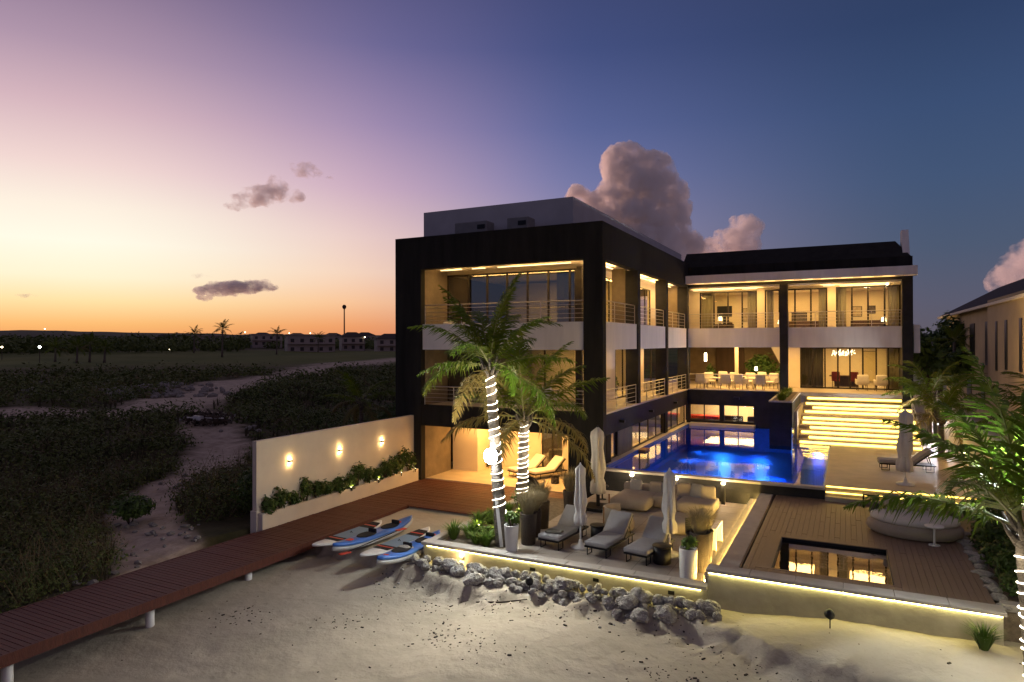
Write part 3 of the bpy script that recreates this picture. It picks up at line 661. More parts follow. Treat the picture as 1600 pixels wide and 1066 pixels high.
part('back_upper_wall', M_CREAM, (-10.98, -8.78, 45.5, 45.7, 6.9, 10.12), (-5.13, -4.66, 45.45, 45.7, 6.9, 10.12), (-1.0, -.53, 45.45, 45.7, 6.9, 10.12), (-8.78, -5.13, 45.52, 45.7, 10.0, 10.12), (-4.66, -1.0, 45.52, 45.7, 10.02, 10.12), (-.53, 2.93, 45.52, 45.7, 10.04, 10.12))
part('room_divider', M_CREAM, (-5.0, -4.8, 45.7, 50.5, 6.9, 10.12), (-.87, -.67, 45.7, 50.5, 6.9, 10.12))
part('room_back_wall', M_CREAM, (-10.98, 2.94, 50.5, 50.7, 6.9, 10.12))
# mid level of the back wing
part('mid_back_floor', M_FLOOR, (X0 - .3, XR - .1, YB + .02, 55, ST - .22, ST + .004))
part('pool_back_wall', M_NAVY, (X0 - .1, -3.5, YB, YB + .3, 2.68, ST - .02), (X0 - .1, -3.5, YB, YB + .3, 0, 1.6), (-9.3, -9.05, YB, YB + .3, 1.6, 2.68), (-7.14, -6.94, YB, YB + .3, 1.6, 2.68), (-5.07, -3.5, YB, YB + .3, 1.6, 2.68))
part('floor_edge', M_CREAM, (X0 + .03, -3.62, YB - .05, YB + .12, ST - .019, ST + .03))
part('window_ledge', M_CREAM, (-8.95, -5.0, 42.75, YB - .002, 1.30, 1.5))
window('y', YB + .08, -9.05, -7.14, 1.6, 2.68, (-8.13,), M_GLASS)
window('y', YB + .08, -6.94, -5.07, 1.6, 2.68, (-6.05,), M_GLASS)
part('mid_right_wall', M_CREAM, (-3.6, -2.68, 47.3, 47.6, ST, BB + .08))
window('y', 47.3, -2.68, 3.0, ST + .02, 6.3, (-1.91, -1.2, -.45, .24, .96, 1.71, 2.37), M_GLASS, fw=.085)
part('mid_back_wall', M_STONE, (-11, -3.4, 53, 53.2, ST, BB + .08)); part('mid_back_wall', M_CREAM, (-3.4, 2.94, 53, 53.2, ST, BB + .08))
part('dining_divider', M_CREAM, (-3.62, -3.4, 47.6, 53, ST, BB + .08))
part('dark_wall_panel', M_WOODD, (-9.0, -6.9, 52.85, 52.98, ST, BB + .05))
part('dining_post', M_CREAM, (-6.6, -6.4, 46.0, 46.2, ST, BB + .08))
b_ = MB(); b_.add([(-4.9, 51.5, BB + .05), (-3.65, 51.5, BB + .05), (-3.65, 51.5, 4.1), (-4.1, 51.5, 4.75), (-4.9, 52.6, BB + .05), (-3.65, 52.6, BB + .05), (-3.65, 52.6, 4.1), (-4.1, 52.6, 4.75)], [(0, 3, 2, 1), (4, 5, 6, 7), (0, 4, 7, 3), (3, 7, 6, 2), (1, 2, 6, 5), (0, 1, 5, 4)])
b_.build('indoor_stair', M_WHITE, V)
part('lower_back_room', M_CREAM, (-11.0, -3.6, 48.5, 48.7, 0, SB + .1), (-3.62, -3.4, 43.7, 48.5, 0, SB + .1), (-11.0, -3.5, 43.71, 48.7, SB + .1, SB + .3))
part('lower_room_floor', M_FLOOR, (-19.5, -9.5, 31.7, 43.7, .021, 0.35), (-19.5, -3.5, 43.71, 48.7, .021, 0.35))
part('left_inner_wall', M_CREAM, (-16.2, -16.0, 31.7, 48.5, .3, SB + .12))
part('mid_inner_wall', M_CREAM, (-15.0, -14.8, 31.6, 53, ST, BB + .06), (-18.6, -15.0, 33.0, 33.2, ST, BB + .06))
part('upper_inner_wall', M_CREAM, (-18.6, -11.2, 36, 36.2, 6.68, 10.2), (-15.0, -14.8, 36.2, 50, 6.68, 10.2))
part('upper_floor_finish', M_FLOOR, (-19.55, -9.42, 26.9, 43.3, BB + .365, 6.67))
part('wall_spotlight', M_DARKM, (-6.3, -5.95, 43.2, 43.398, 3.05, 3.2))
for y in (29.0, 34.0, 39.5):
    MB().box(X0 - .003, X0 + .22, y - .1, y + .1, 3.0, 3.12).build('wall_spotlight', M_DARKM, V)

# balustrades
def railing(p0, p1, z0, h=0.92, step=1.25, bars=4, ax='x', first=True):
    p0 = Vector(p0); p1 = Vector(p1); d = p1 - p0; n = max(1, round(d.length / step))
    b = MB(); b.tube([p0 + Vector((0, 0, z0 + h)), p1 + Vector((0, 0, z0 + h))], .024, 8)
    r = b.build('balustrade', M_STEEL, V)
    for k in range(bars):
        zz = z0 + h * (k + .9) / (bars + .7)
        MB().tube([p0 + Vector((0, 0, zz)), p1 + Vector((0, 0, zz))], .011, 5).build('rail', M_STEEL, r)
    for k in range(n + 1):
        q = p0 + d * (k / n)
        MB().tube([q + Vector((0, 0, z0)), q + Vector((0, 0, z0 + h))], .02, 6).build('post', M_STEEL, r)
railing((-18.25, YF + .18, 0), (-10.05, YF + .18, 0), BT, step=1.9)
railing((X0 - .15, YF + .5, 0), (X0 - .15, 31.85, 0), BT, step=1.8)
railing((X0 - .15, 32.4, 0), (X0 - .15, 37.65, 0), BT, step=1.8)
railing((X0 - .15, 38.2, 0), (X0 - .15, 43.2, 0), BT, step=1.8)
railing((X0 + .1, YB + .2, 0), (-3.65, YB + .2, 0), BT, step=1.9)
railing((-3.1, YB + .2, 0), (2.83, YB + .2, 0), BT, step=1.5)
railing((X0 - .08, YF + .6, 0), (X0 - .08, 31.8, 0), ST, .95, step=1.35)
railing((X0 - .08, 32.45, 0), (X0 - .08, 37.6, 0), ST, .95, step=1.35)
railing((X0 - .08, 38.2, 0), (X0 - .08, 43.2, 0), ST, .95, step=1.35)
railing((X0 + .1, YB + .05, 0), (-3.66, YB + .05, 0), ST + .03, .95, step=.95, bars=2)
railing((-18.3, YF + .2, 0), (-10.05, YF + .2, 0), ST + .02, .9, step=1.6)

# visible LED strips and downlights (with their light)
def strip(x0, x1, y0, y1, z, m=None, parent=V): MB().box(x0, x1, y0, y1, z - .02, z).build('light_strip', m or M_LED, parent)
zc = FB + .02
strip(-17.9, -16.7, 27.6, 27.68, zc); strip(-16.1, -15.4, 27.6, 27.68, zc); strip(-14.7, -11.0, 27.6, 27.68, zc)
strip(-10.15, -10.08, 28.0, 30.9, zc); strip(-10.15, -10.08, 37.9, 42.8, zc); strip(-10.15, -10.08, 33.0, 37.0, zc)
strip(-9.0, -6.4, 44.4, 44.48, 10.05); strip(-5.9, -5.0, 44.4, 44.48, 10.05); strip(-1.2, -.6, 44.4, 44.48, 10.05); strip(-.3, 2.3, 44.9, 44.96, 10.05)
VL = 2.7
def area(x, y, z, sx, sy, e, c=WARM, tgt=None): return lamp('ceiling_lamp', 'AREA', (x, y, z), e * VL, c, V, sx, tgt or (x, y, z - 3), size_y=sy)
area(-14.4, 27.8, zc - .05, 6.5, .5, 40); area(-10.1, 29.5, zc - .05, .4, 3, 24); area(-10.1, 35, zc - .05, .4, 5, 46); area(-10.1, 40.5, zc - .05, .4, 5, 50)
def uplight(x, y, z, sx, sy, e): lamp('added_uplight', 'AREA', (x, y, z - .12), e * 3.4, WARM, V, sx, (x, y, z + 3), size_y=sy)  # unseen uplights added below the strips to brighten the ceilings; no cove is built
uplight(-17.3, 27.64, zc - .025, 1.1, .1, 9); uplight(-15.75, 27.64, zc - .025, .7, .1, 6); uplight(-12.85, 27.64, zc - .025, 3.6, .1, 26)
uplight(-10.11, 29.4, zc - .025, .1, 2.9, 22); uplight(-10.11, 35, zc - .025, .1, 4, 28); uplight(-10.11, 40.3, zc - .025, .1, 4.8, 32)
uplight(-6.8, 44.44, 10.0, 4, .1, 26); uplight(-.9, 44.44, 10.0, .6, .1, 6); uplight(1.0, 44.93, 10.0, 2.6, .1, 18); uplight(-3, 43.0, 10.22, 11, .3, 26)  # last one is added for the eaves soffit, where no strip runs
area(-6.5, 44.5, 10.09, 4.5, .4, 60); area(0, 44.5, 10.09, 5, .4, 60)
area(-14.5, 32.5, 10.0, 4, 4, 40)                                        # upper front lounge
for x in (-7.0, -2.9, 1.2): area(x, 48, 10.05, 2, 2, 62)                # bedrooms
area(-12.8, 33.5, 10.0, 1.5, 2, 40); area(-12.8, 40, 10.0, 1.5, 2, 60)
area(-12.5, 37, BB, 2, 6, 110); area(-10.1, 40, BB, .6, 5, 35); area(-10.1, 31, BB, .6, 4, 14); area(-16.5, 30.6, BB, 2, 1.5, 12); area(-14, 27.8, BB, 6, .5, 10)
area(-6.3, 46.2, BB, 4.5, 3.5, 165); area(-6.3, 50.5, BB, 4, 3, 15)                    # dining terrace
area(0.1, 45.4, BB, 5, 1.5, 60); area(0.1, 50, BB, 4, 3, 90)
area(-6.5, 46.5, SB + .05, 4, 3, 110, WARMW)                              # games room
area(-11.5, 40, SB + .05, 3, 5, 80); area(-11.5, 33, SB + .05, 3, 3, 70)
area(-16.2, 29.6, SB + .08, 3, 2, 75, (1, .50, .13)); area(-13.2, 28.6, SB + .08, 3, 2.2, 100, (1, .50, .13))      # ground patio
lamp('ceiling_lamp', 'SPOT', (-11.2, 29.2, SB + .05), 420, (1, .52, .14), V, .1, (-13.5, 25.5, 0), rad(120), 1.0)
for x in (-7.0, -2.9, 1.2): MB().lathe([(.16, 10.05), (.2, 10.09), (.2, 10.118)], 16, x, 47).build('ceiling_light', M_DOWN, V)
MB().lathe([(.05, 9.98), (.07, 10.02), (.07, 10.05)], 12, 2.2, 44.6).build('ceiling_light', M_DOWN, V)
for x, y in ((-16.5, 28.6), (-13.5, 28.6), (-15, 29.5)): MB().lathe([(.06, SB + .10), (.07, SB + .118)], 12, x, y).build('ceiling_light', M_DOWN, V)
for x, y in ((-10.1, 32.5), (-10.1, 36), (-10.1, 41)): MB().lathe([(.05, BB + .04), (.06, BB + .058)], 10, x, y).build('ceiling_light', M_DOWN, V)
# wall panel at the far right corner of the house
tag(MB().box(3.45, 3.75, 43.6, 43.75, 6.0, 7.6).build('wall_screen', M_WHITE), 'narrow white panel fixed beside the end pier of the villa', 'panel')
# roof machines
for (x, w, lab) in ((-16.3, 1.8, 'wider air conditioning unit on the villa roof'), (-13.75, 1.1, 'smaller air conditioning unit on the villa roof nearer the corner')):
    a = thing('air_conditioner', lab, 'air conditioner', (x, 28.2, FT - .35), group='rooftop air conditioners')
    MB().bbox(-w / 2, w / 2, -.4, .4, 0.1, 1.1, .03).build('casing', mat('aged_grey_casing', (.22, .22, .22), .7, var=.1), a)
    MB().box(w / 2 - .5, w / 2 - .1, -.44, -.39, .72, .92).build('grille', M_DARKM, a)
    MB().lathe([(.16, .99), (.16, 1.06), (.12, 1.1)], 12, w / 2 - .3, 0).build('fan_cowl', M_DARKM, a)
    for sx in (-1, 1): MB().box(sx * (w / 2 - .1) - .05, sx * (w / 2 - .1) + .05, -.35, .35, 0, .1).build('foot', M_DARKM, a)

# boundary wall with sconces and planter
bwall = thing('boundary_wall', 'tall cream garden wall with three wall lamps beside the boardwalk', 'wall', (-19, 21.5, 0), world=True)
MB().box(-19.0, -18.8, 16.95, 26.58, -.5, 3.12).build('wall_body', M_CREAM, bwall)
MB().box(-19.05, -18.75, 16.9, 17.1, -.5, .62).build('wall_end', M_CREAM, bwall)
plb = thing('wall_planter', 'long low cream planter box at the foot of the lamp wall', 'planter', (-18.7, 21.5, 0), world=True)
MB().bbox(-18.63, -18.5, 16.95, 26.55, -.35, .55, .015).bbox(-18.795, -18.63, 16.95, 17.08, -.35, .55, .015).build('box', M_CREAM, plb)
MB().box(-18.795, -18.63, 17.08, 26.5, -.3, .45).build('soil', M_SOIL, plb)
M_SC = mat('lamp_housing', (0.35, 0.33, 0.3), .4, metal=.6)
for y, lab in ((18.5, 'wall lamp nearest the free end of the cream garden wall'), (21.27, 'middle wall lamp of three on the cream garden wall'), (24.05, 'wall lamp nearest the villa on the cream garden wall')):
    w = thing('wall_lamp', lab, 'wall lamp', (-18.8, y, 2.18), group='up and down wall lamps')
    MB().bbox(0.0, .1, -.07, .07, -.05, .05, .01).build('housing', M_SC, w)
    MB().box(.015, .085, -.055, .055, .051, .07).box(.015, .085, -.055, .055, -.07, -.051).build('lens', emit('sconce_lens', (1, .75, .35), 30), w)
    lamp('sconce_light', 'POINT', (.09, 0, .11), 5, (1, .62, .24), w, .03)
    lamp('sconce_light', 'POINT', (.09, 0, -.11), 5, (1, .62, .24), w, .03)
# right-hand boundary wall
rwl = thing('side_boundary_wall', 'cream side boundary wall with floodlight behind the deck palm', 'wall', (4.6, 30, 0), world=True)
MB().box(4.5, 4.75, 19, 48.5, -.5, 3.25).build('wall_body', M_CREAM, rwl)
MB().bbox(4.45, 4.8, 19, 48.5, 3.25, 3.33, .01).build('coping', M_COPING, rwl)
fl = thing('wall_floodlight', 'bright white floodlight on the side boundary wall by the stairs', 'floodlight', (4.5, 41, 2.35))
MB().bbox(-.16, 0, -.16, .16, -.12, .12, .02).build('housing', M_DARKM, fl); MB().box(-.175, -.161, -.13, .13, -.1, .1).build('lens', emit('wall_flood_lens', (.9, .95, 1), 120), fl)
lamp('flood_beam', 'SPOT', (-.2, 0, 0), 1900, (.97, .95, 1), fl, .08, (-8, -3.5, .9), rad(170), .9)
for y, z, lab in ((33.5, 2.0, 'small warm wall lamp on the side wall nearer the stairs'), (28.1, 2.1, 'small warm wall lamp on the side wall behind the palm')):
    w = thing('wall_lamp', lab, 'wall lamp', (4.5, y, z), group='lamps on the side boundary wall')
    MB().bbox(-.1, 0, -.06, .06, -.05, .05, .01).build('housing', M_SC, w)
    MB().box(-.085, -.015, -.045, .045, .051, .07).box(-.085, -.015, -.045, .045, -.07, -.051).build('lens', MATS['sconce_lens'], w)
    lamp('sconce_light', 'POINT', (-.12, 0, .1), 10, (1, .66, .28), w, .04)
    lamp('sconce_light', 'POINT', (-.12, 0, -.1), 10, (1, .66, .28), w, .04)

# ------------------------------------------------------------------ palms
def frond_mesh(length, droop, lift, seed, leafl=0.68, n=46, material=None, width=1.0):
    rg = random.Random(seed); b = MB(); pts = []
    p = Vector((0, 0, 0)); a = lift; steps = 14
    for i in range(steps + 1):
        pts.append(p.copy()); p = p + Vector((math.cos(a), 0, math.sin(a))) * (length / steps); a -= droop / steps * (0.4 + 1.2 * i / steps)
    side = rg.uniform(-.25, .25); gap0 = rg.uniform(.3, .95); gsd = rg.choice((-1, 1))
    pts = [Vector((q.x, side * (q.x / length) ** 2 * length * .5, q.z)) for q in pts]
    def at(t):
        f = t * steps; i = min(steps - 1, int(f)); return pts[i].lerp(pts[i + 1], f - i), (pts[i + 1] - pts[i]).normalized()
    for i in range(n):
        t = 0.13 + 0.87 * (i / (n - 1)) ** 0.9
        q, d = at(min(t, .999)); s = d.cross(Vector((0, 0, 1))); s = s.normalized() if s.length > .01 else Vector((0, 1, 0)); up = s.cross(d)
        ll = leafl * math.sin(PI * min(1, .10 + .86 * t) ** 0.8) * rg.uniform(.62, 1.12) + .05
        for sg in (-1, 1):
            if rg.random() < .05 or (gap0 < t < gap0 + .05 and sg == gsd): continue
            fw = .55 + .5 * t
            dv = (s * sg * rg.uniform(.75, 1.15) + d * fw * rg.uniform(.7, 1.3) + up * rg.uniform(-.15, .42)).normalized()
            w = .027 * width * rg.uniform(.8, 1.2); wv = d * w
            g = rg.uniform(.7, 1.5)
            p1 = q + dv * ll * .5 + Vector((0, 0, -.06 * g * ll)); p2 = q + dv * ll * .85 + Vector((0, 0, -.42 * g * ll))
            b.add([q - wv, q + wv, p1 + wv * .9, p1 - wv * .9, p2], [(0, 1, 2, 3), (3, 2, 4)])
    me = b.mesh('frond', material or M_FROND, True)
    r = MB(); r.tube(pts, [.028 * (1 - .85 * i / steps) * width for i in range(steps + 1)], 5)
    rm = r.mesh('midrib', M_RACHIS, True)
    return me, rm
FR = []
for sd in range(10):
    FR.append(frond_mesh(1.0 * 2.7, rad(42 + 13 * (sd % 5)), rad(20), sd, n=50, material=M_FROND))
FRY = [frond_mesh(2.5, rad(70), rad(10), 50 + sd, n=44, material=M_FRONDY) for sd in range(3)]
def palm(name, label, base, top, r0, r1, nf, scale, seed, group=None, elev=(-35, 75), dry=0.15, segs=30, lean=0.0, cat='palm tree', boots=True):
    rg = random.Random(seed)
    P = thing(name, label, cat, base, group=group)
    base = Vector(base); top = Vector(top) - base
    pts = []; rr = []
    for i in range(segs + 1):
        t = i / segs; pts.append(Vector((top.x * (t ** (1.0 + lean)), top.y * t, top.z * t))); rr.append((r0 + (r1 - r0) * t) * (1.25 if i == 0 else 1) * (1 + .07 * (i % 2) + rg.uniform(-.02, .03)))
    MB().tube(pts, rr, 12).build('trunk', M_TRUNK, P, True)
    if boots:
        b = MB()
        for k in range(14):
            a = k * 2.4; h = -.25 + .03 * k; q = top + Vector((math.cos(a) * r1 * .9, math.sin(a) * r1 * .9, h))
            b.tube([q, q + Vector((math.cos(a) * .12, math.sin(a) * .12, .16)), q + Vector((math.cos(a) * .22, math.sin(a) * .22, .36))], [.06, .045, .02], 5)
        b.build('leaf_bases', M_TRUNK, P)['kind'] = 'stuff'
    for k in range(nf):
        t = (k + .5) / nf; e = elev[0] + (elev[1] - elev[0]) * t ** 0.85 + rg.uniform(-8, 8); a = k * 2.39996 + rg.uniform(-.25, .25)
        me, rm = (rg.choice(FRY) if (t < .35 and rg.random() < dry * 2.5) else rg.choice(FR))
        o = obj('frond', me, P); sc = scale * rg.uniform(.85, 1.1)
        o.location = top + Vector((math.cos(a), math.sin(a), 0)) * r1 * .5 + Vector((0, 0, .1 + .15 * t)); o.scale = (sc, sc, sc)
        o.rotation_euler = (rg.uniform(-.3, .3), -rad(e - 20), a)
        rb = obj('midrib', rm, o)
    return P
palm('coconut_palm', 'tall coconut palm with light-wrapped trunk in the planting bed', (-9.5, 18.1, ZT - .1), (-9.92, 18.1, 5.75), .2, .13, 23, 1.0, 3, elev=(-24, 88), dry=.3)
palm('coconut_palm', 'shorter coconut palm with light-wrapped trunk behind the tall palm', (-10.6, 21.75, ZT - .1), (-10.5, 21.75, 3.75), .2, .15, 15, 1.38, 8, elev=(-14, 80), dry=.5)
palm('coconut_palm', 'leafy young palm with light-wrapped trunk at the deck corner', (3.22, 15.4, -.15), (3.02, 15.5, 2.95), .22, .17, 18, 1.22, 21, elev=(-2, 84), dry=.0)
def rope(label, path_fn, z0, z1, turns, r_fn, thick=.014, gap=False):
    b = MB(); n = int(turns * 14); pts = []
    for i in range(n + 1):
        t = i / n; c = path_fn(t); r = r_fn(t) + thick * .7; a = 2 * PI * turns * t; wob = .035 * math.sin(a * .37) + .02 * math.sin(a * 1.13 + 1); r += .008 * math.sin(a * 2.7); pts.append(Vector((c[0] + r * math.cos(a), c[1] + r * math.sin(a), z0 + (z1 - z0) * t + wob)))
    b.tube(pts, thick, 5)
    return tag(b.build('rope_light', M_ROPE, None, True), label, 'rope light')
def lerp3(a, b_, t): return (a[0] + (b_[0] - a[0]) * t, a[1] + (b_[1] - a[1]) * t)
rope('white rope light wound around the tall palm trunk', lambda t: lerp3((-9.58, 18.1), (-9.9, 18.1), t), 1.35, 5.6, 16, lambda t: .19 - .05 * t)
rope('white rope light wound around the shorter palm trunk', lambda t: lerp3((-10.58, 21.75), (-10.51, 21.75), t), 1.0, 3.6, 14, lambda t: .205 - .04 * t)
rope('white rope light wound around the deck corner palm trunk', lambda t: lerp3((3.21, 15.4), (3.04, 15.5), t), .05, 2.6, 12, lambda t: .225 - .04 * t, .015)
for x, y, z, e in ((-9.75, 18.1, 3.6, 24), (-9.88, 18.1, 5.2, 26), (-10.55, 21.75, 2.4, 20), (-10.53, 21.75, 3.3, 26), (3.3, 15.4, 1.4, 12), (3.15, 15.45, 2.5, 14)):
    for k in range(3):
        a = k * 2.1 + 3.6; lamp('rope_glow', 'POINT', (x + .4 * math.cos(a), y + .4 * math.sin(a), z), e, (1, .86, .62), None, .25)
# prop brace and floodlight on the tall palm
brc = tag(MB().box(-.05, .05, -.05, .05, 0, 1.5).build('timber_prop', M_PLASTW), 'white timber prop leaning against the tall palm trunk', 'prop')
brc.location = (-9.42, 17.92, ZT - .05); brc.rotation_euler = (rad(-4), rad(-7), .3)
FLP = Vector((-9.74, 17.84, 3.14))
fl = thing('palm_floodlight', 'glaring white floodlight strapped to the tall palm trunk', 'floodlight', FLP)
MB().bbox(-.22, .22, -.02, .08, -.2, .2, .02).build('housing', M_DARKM, fl); MB().lathe([(.0, 0), (.225, .004), (.235, .03), (.235, .05)], 20, mx=Matrix.Translation((0, -.075, 0)) @ Matrix.Rotation(rad(-90), 4, 'X')).build('lens', M_COOL, fl)
MB().tube([(-.1, .05, -.05), (-.1, .14, -.05)], .02).build('bracket', M_DARKM, fl)
lamp('flood_beam', 'SPOT', (-.02, -.12, .0), 2450, (1.0, .93, .78), fl, .12, (5.0, -10, 1.6), rad(165), 1.0)
lamp('flood_spill', 'POINT', (-.05, -.24, .0), 170, (.92, .97, 1.0), fl, .1)
fl2 = thing('ground_floodlight', 'cool white floodlight behind the deck corner palm crown', 'floodlight', (3.45, 17.2, 4.2))
MB().tube([(0, 0, -4.2), (0, 0, -.12)], .03).build('pole', M_DARKM, fl2); MB().bbox(-.14, .14, -.14, .14, -.12, .12, .02).build('housing', M_DARKM, fl2)
MB().box(-.12, .12, -.16, -.141, -.1, .1).build('lens', emit('deck_flood_lens', (.9, .97, 1), 120), fl2)
lamp('flood_beam', 'SPOT', (0, -.22, 0), 1500, (.9, .97, 1.0), fl2, .1, (-2.0, -3, -.8), rad(150), .9)

# ------------------------------------------------------------------ leafy plants
def leaf_cluster(b, c, rx, ry, rz, n, ls, rg, shell=.45, up=.3):
    for _ in range(n):
        while True:
            v = Vector((rg.uniform(-1, 1), rg.uniform(-1, 1), rg.uniform(-1, 1)))
            if .05 < v.length < 1: break
        v = v.normalized() * (shell + (1 - shell) * rg.random())
        bump_ = 1 + .28 * noise.noise(Vector((v.x * 2.2 + c[0], v.y * 2.2 + c[1], v.z * 2.2)))
        p = Vector((c[0] + v.x * rx * bump_, c[1] + v.y * ry * bump_, c[2] + v.z * rz * bump_))
        nrm = (v + Vector((rg.uniform(-.8, .8), rg.uniform(-.8, .8), rg.uniform(-.4, .8) + up))).normalized()
        t1 = nrm.orthogonal().normalized(); t1 = Matrix.Rotation(rg.uniform(0, 6.28), 3, nrm) @ t1; t2 = nrm.cross(t1)
        s = ls * rg.uniform(.6, 1.3)
        b.add([p - t1 * s, p + t2 * s * .45, p + t1 * s + nrm * s * .2, p - t2 * s * .45], [(0, 1, 2, 3)])
def shrub(label, loc, rx, rz, n, ls, material, seed, group=None, name='shrub', cat='shrub', lobes=4, ry=None):
    rg = random.Random(seed); s = thing(name, label, cat, loc, group=group); ry = ry or rx
    b = MB()
    for k in range(lobes):
        a = rg.uniform(0, 6.28); q = rg.uniform(.1, .5)
        leaf_cluster(b, (math.cos(a) * rx * q, math.sin(a) * ry * q, rz * rg.uniform(.75, 1.25)), rx * rg.uniform(.5, .75), ry * rg.uniform(.5, .75), rz * rg.uniform(.55, .85), n // lobes, ls, rg)
    b.build('foliage', material, s)
    st_ = MB()
    for k in range(5):
        a = rg.uniform(0, 6.28); st_.tube([(0, 0, -.05), (math.cos(a) * rx * .25, math.sin(a) * ry * .25, rz * .6), (math.cos(a) * rx * .5, math.sin(a) * ry * .5, rz * 1.2)], [.03, .02, .008], 5)
    st_.build('stems', M_STEM, s)['kind'] = 'stuff'
    return s
def blades(b, c, n, h, spread, w, rg, curve=.6):
    for _ in range(n):
        a = rg.uniform(0, 6.28); s = spread * math.sqrt(rg.random()); hh = h * rg.uniform(.6, 1.1); o = Vector((c[0] + math.cos(a) * s * .2, c[1] + math.sin(a) * s * .2, c[2]))
        d = Vector((math.cos(a), math.sin(a), 0)); sd = Vector((-d.y, d.x, 0)) * w
        p1 = o + d * s * .35 + Vector((0, 0, hh * .6)); p2 = o + d * s + Vector((0, 0, hh * (1 - curve * .4 * s / max(spread, .01))))
        b.add([o - sd, o + sd, p1 + sd * .8, p1 - sd * .8, p2], [(0, 1, 2, 3), (3, 2, 4)])
def tuft(label, loc, n, h, spread, w, material, seed, group=None, name='garden_plant', cat='plant'):
    rg = random.Random(seed); b = MB(); blades(b, (0, 0, 0), n, h, spread, w, rg); o = b.build(name, material); o.location = loc
    return tag(o, label, cat, group)
# planter shrubs at the foot of the lamp wall
k = 0
for y in [17.3 + .62 * i for i in range(15)]:
    h = (.38, .5, .42, .6, .45)[k % 5] * (1.35 if k > 11 else 1)
    shrub(ordinal(15 - k) + ' dark leafy shrub from the villa end of the lamp wall planter', (-18.68 + rnd.uniform(-.02, .05), y, .42), .42, h, 330, .085, M_LEAF, 100 + k, 'shrubs in the long wall planter'); k += 1
for q_, y in enumerate((21.6, 23.4, 25.1, 26.2)):
    o = thing('garden_spotlight', ordinal(4 - q_) + ' small warm spotlight from the villa end of the wall planter', 'spotlight', (-18.45, y, .5), group='spotlights in the wall planter')
    MB().lathe([(.02, -.05), (.025, .05), (.035, .12)], 8).build('body', M_DARKM, o); MB().lathe([(.0, .121), (.03, .122), (.034, .121)], 8, cap=False).build('lens', M_DOWN, o)
    lamp('garden_light', 'POINT', (.03, 0, .2), 2.2, (1, .72, .3), o, .03)
# bed plants
plants = [(-11.2, 18.0), (-10.8, 18.3), (-10.3, 17.9), (-10.9, 19.0), (-10.2, 18.8), (-11.2, 19.6), (-10.5, 19.7), (-9.9, 19.3), (-11.0, 20.6), (-10.2, 20.6), (-9.7, 18.5), (-11.1, 21.6), (-9.9, 17.8)]
plants.sort(key=lambda p: p[1])
for i, (x, y) in enumerate(plants):
    tuft(ordinal(i + 1) + ' nearest to the sand of the bright strappy plants in the bed', (x, y, ZT - .08), 120, .5 * rnd.uniform(.8, 1.3), .42, .02, M_LEAFB, 200 + i, 'strappy plants in the planting bed')
for i, (x, y, r, h, lab) in enumerate(((-10.25, 18.35, .34, .26, 'bright leafy bush in front of the tall palm base'), (-9.85, 19.1, .36, .34, 'bright leafy bush behind the tall palm base'), (-10.9, 19.9, .38, .32, 'bright leafy bush in the middle of the planting bed'), (-10.0, 20.9, .4, .42, 'bright leafy bush beside the shorter palm base'), (-11.0, 22.6, .4, .4, 'leafy bush at the back end of the planting bed'))):
    shrub(lab, (x, y, ZT - .08), r, h, 330, .075, M_LEAFB, 260 + i)
for x, y, e, lab in ((-9.75, 18.6, 14, 'small yellow spotlight at the tall palm base'), (-10.8, 18.9, 8, 'small yellow spotlight by the kerb side of the bed'), (-10.4, 20.9, 10, 'small yellow spotlight nearer the shorter palm')):
    o = thing('bed_spotlight', lab, 'spotlight', (x, y, ZT - .05), group='spotlights in the planting bed')
    MB().lathe([(.02, 0), (.03, .2), (.04, .26)], 8).build('body', M_DARKM, o); MB().lathe([(.0, .262), (.035, .264), (.038, .262)], 8, cap=False).build('lens', M_DOWN, o)
    lamp('garden_light', 'POINT', (0, -.05, .4), e, (1, .74, .25), o, .04)
o = thing('wall_niche_lamp', 'glowing amber lamp on the retaining wall behind the boulders', 'wall lamp', (-10.35, 17.12, .12))
MB().bbox(-.06, .06, -.08, 0, -.06, .06, .01).build('housing', M_SC, o); MB().box(-.045, .045, -.07, -.01, .061, .075).box(-.045, .045, -.07, -.01, -.075, -.061).build('lens', MATS['sconce_lens'], o)
lamp('sconce_light', 'POINT', (0, -.12, .12), 9, (1, .66, .28), o, .03); lamp('sconce_light', 'POINT', (0, -.12, -.12), 5, (1, .66, .28), o, .03)

def pot(label, loc, r0, r1, h, material, name='planter_pot', cat='pot'):
    b = MB().lathe([(r0 * .96, 0), (r0, .02), (r1, h - .02), (r1 * .98, h), (r1 * .86, h), (r1 * .84, h - .08)], 24)
    o = b.build(name, material, None, True); o.location = loc; tag(o, label, cat)
    MB().lathe([(0, h - .07), (r1 * .85, h - .07)], 20, cap=False).build('soil', M_SOIL, o)
    return o
pot('tall white tapered pot beside the palm bed corner', (-8.9, 17.55, ZT), .17, .22, .78, M_PLASTW)
shrub('bright green leafy plant in the white tapered pot by the palm', (-8.9, 17.55, ZT + .72), .26, .24, 150, .1, M_LEAFB, 301, name='potted_plant', cat='plant')
pot('white cylindrical pot at the terrace corner near the steps', (-3.72, 17.62, ZT), .22, .235, .78, M_PLASTW)
shrub('small leafy green plant in the white cylinder pot', (-3.72, 17.62, ZT + .75), .26, .22, 160, .08, M_LEAFB, 302, name='potted_plant', cat='plant')
def grasspot(i, lab, loc, h=.95, gh=.9):
    pot('tall dark woven pot ' + lab, loc, .22, .27, h, M_WICK)
    tuft('dry feathery ornamental grass in the dark pot ' + lab, (loc[0], loc[1], loc[2] + h - .1), 380, gh * 1.15, .6, .009, M_DRYG, 310 + i, name='ornamental_grass', cat='grass')
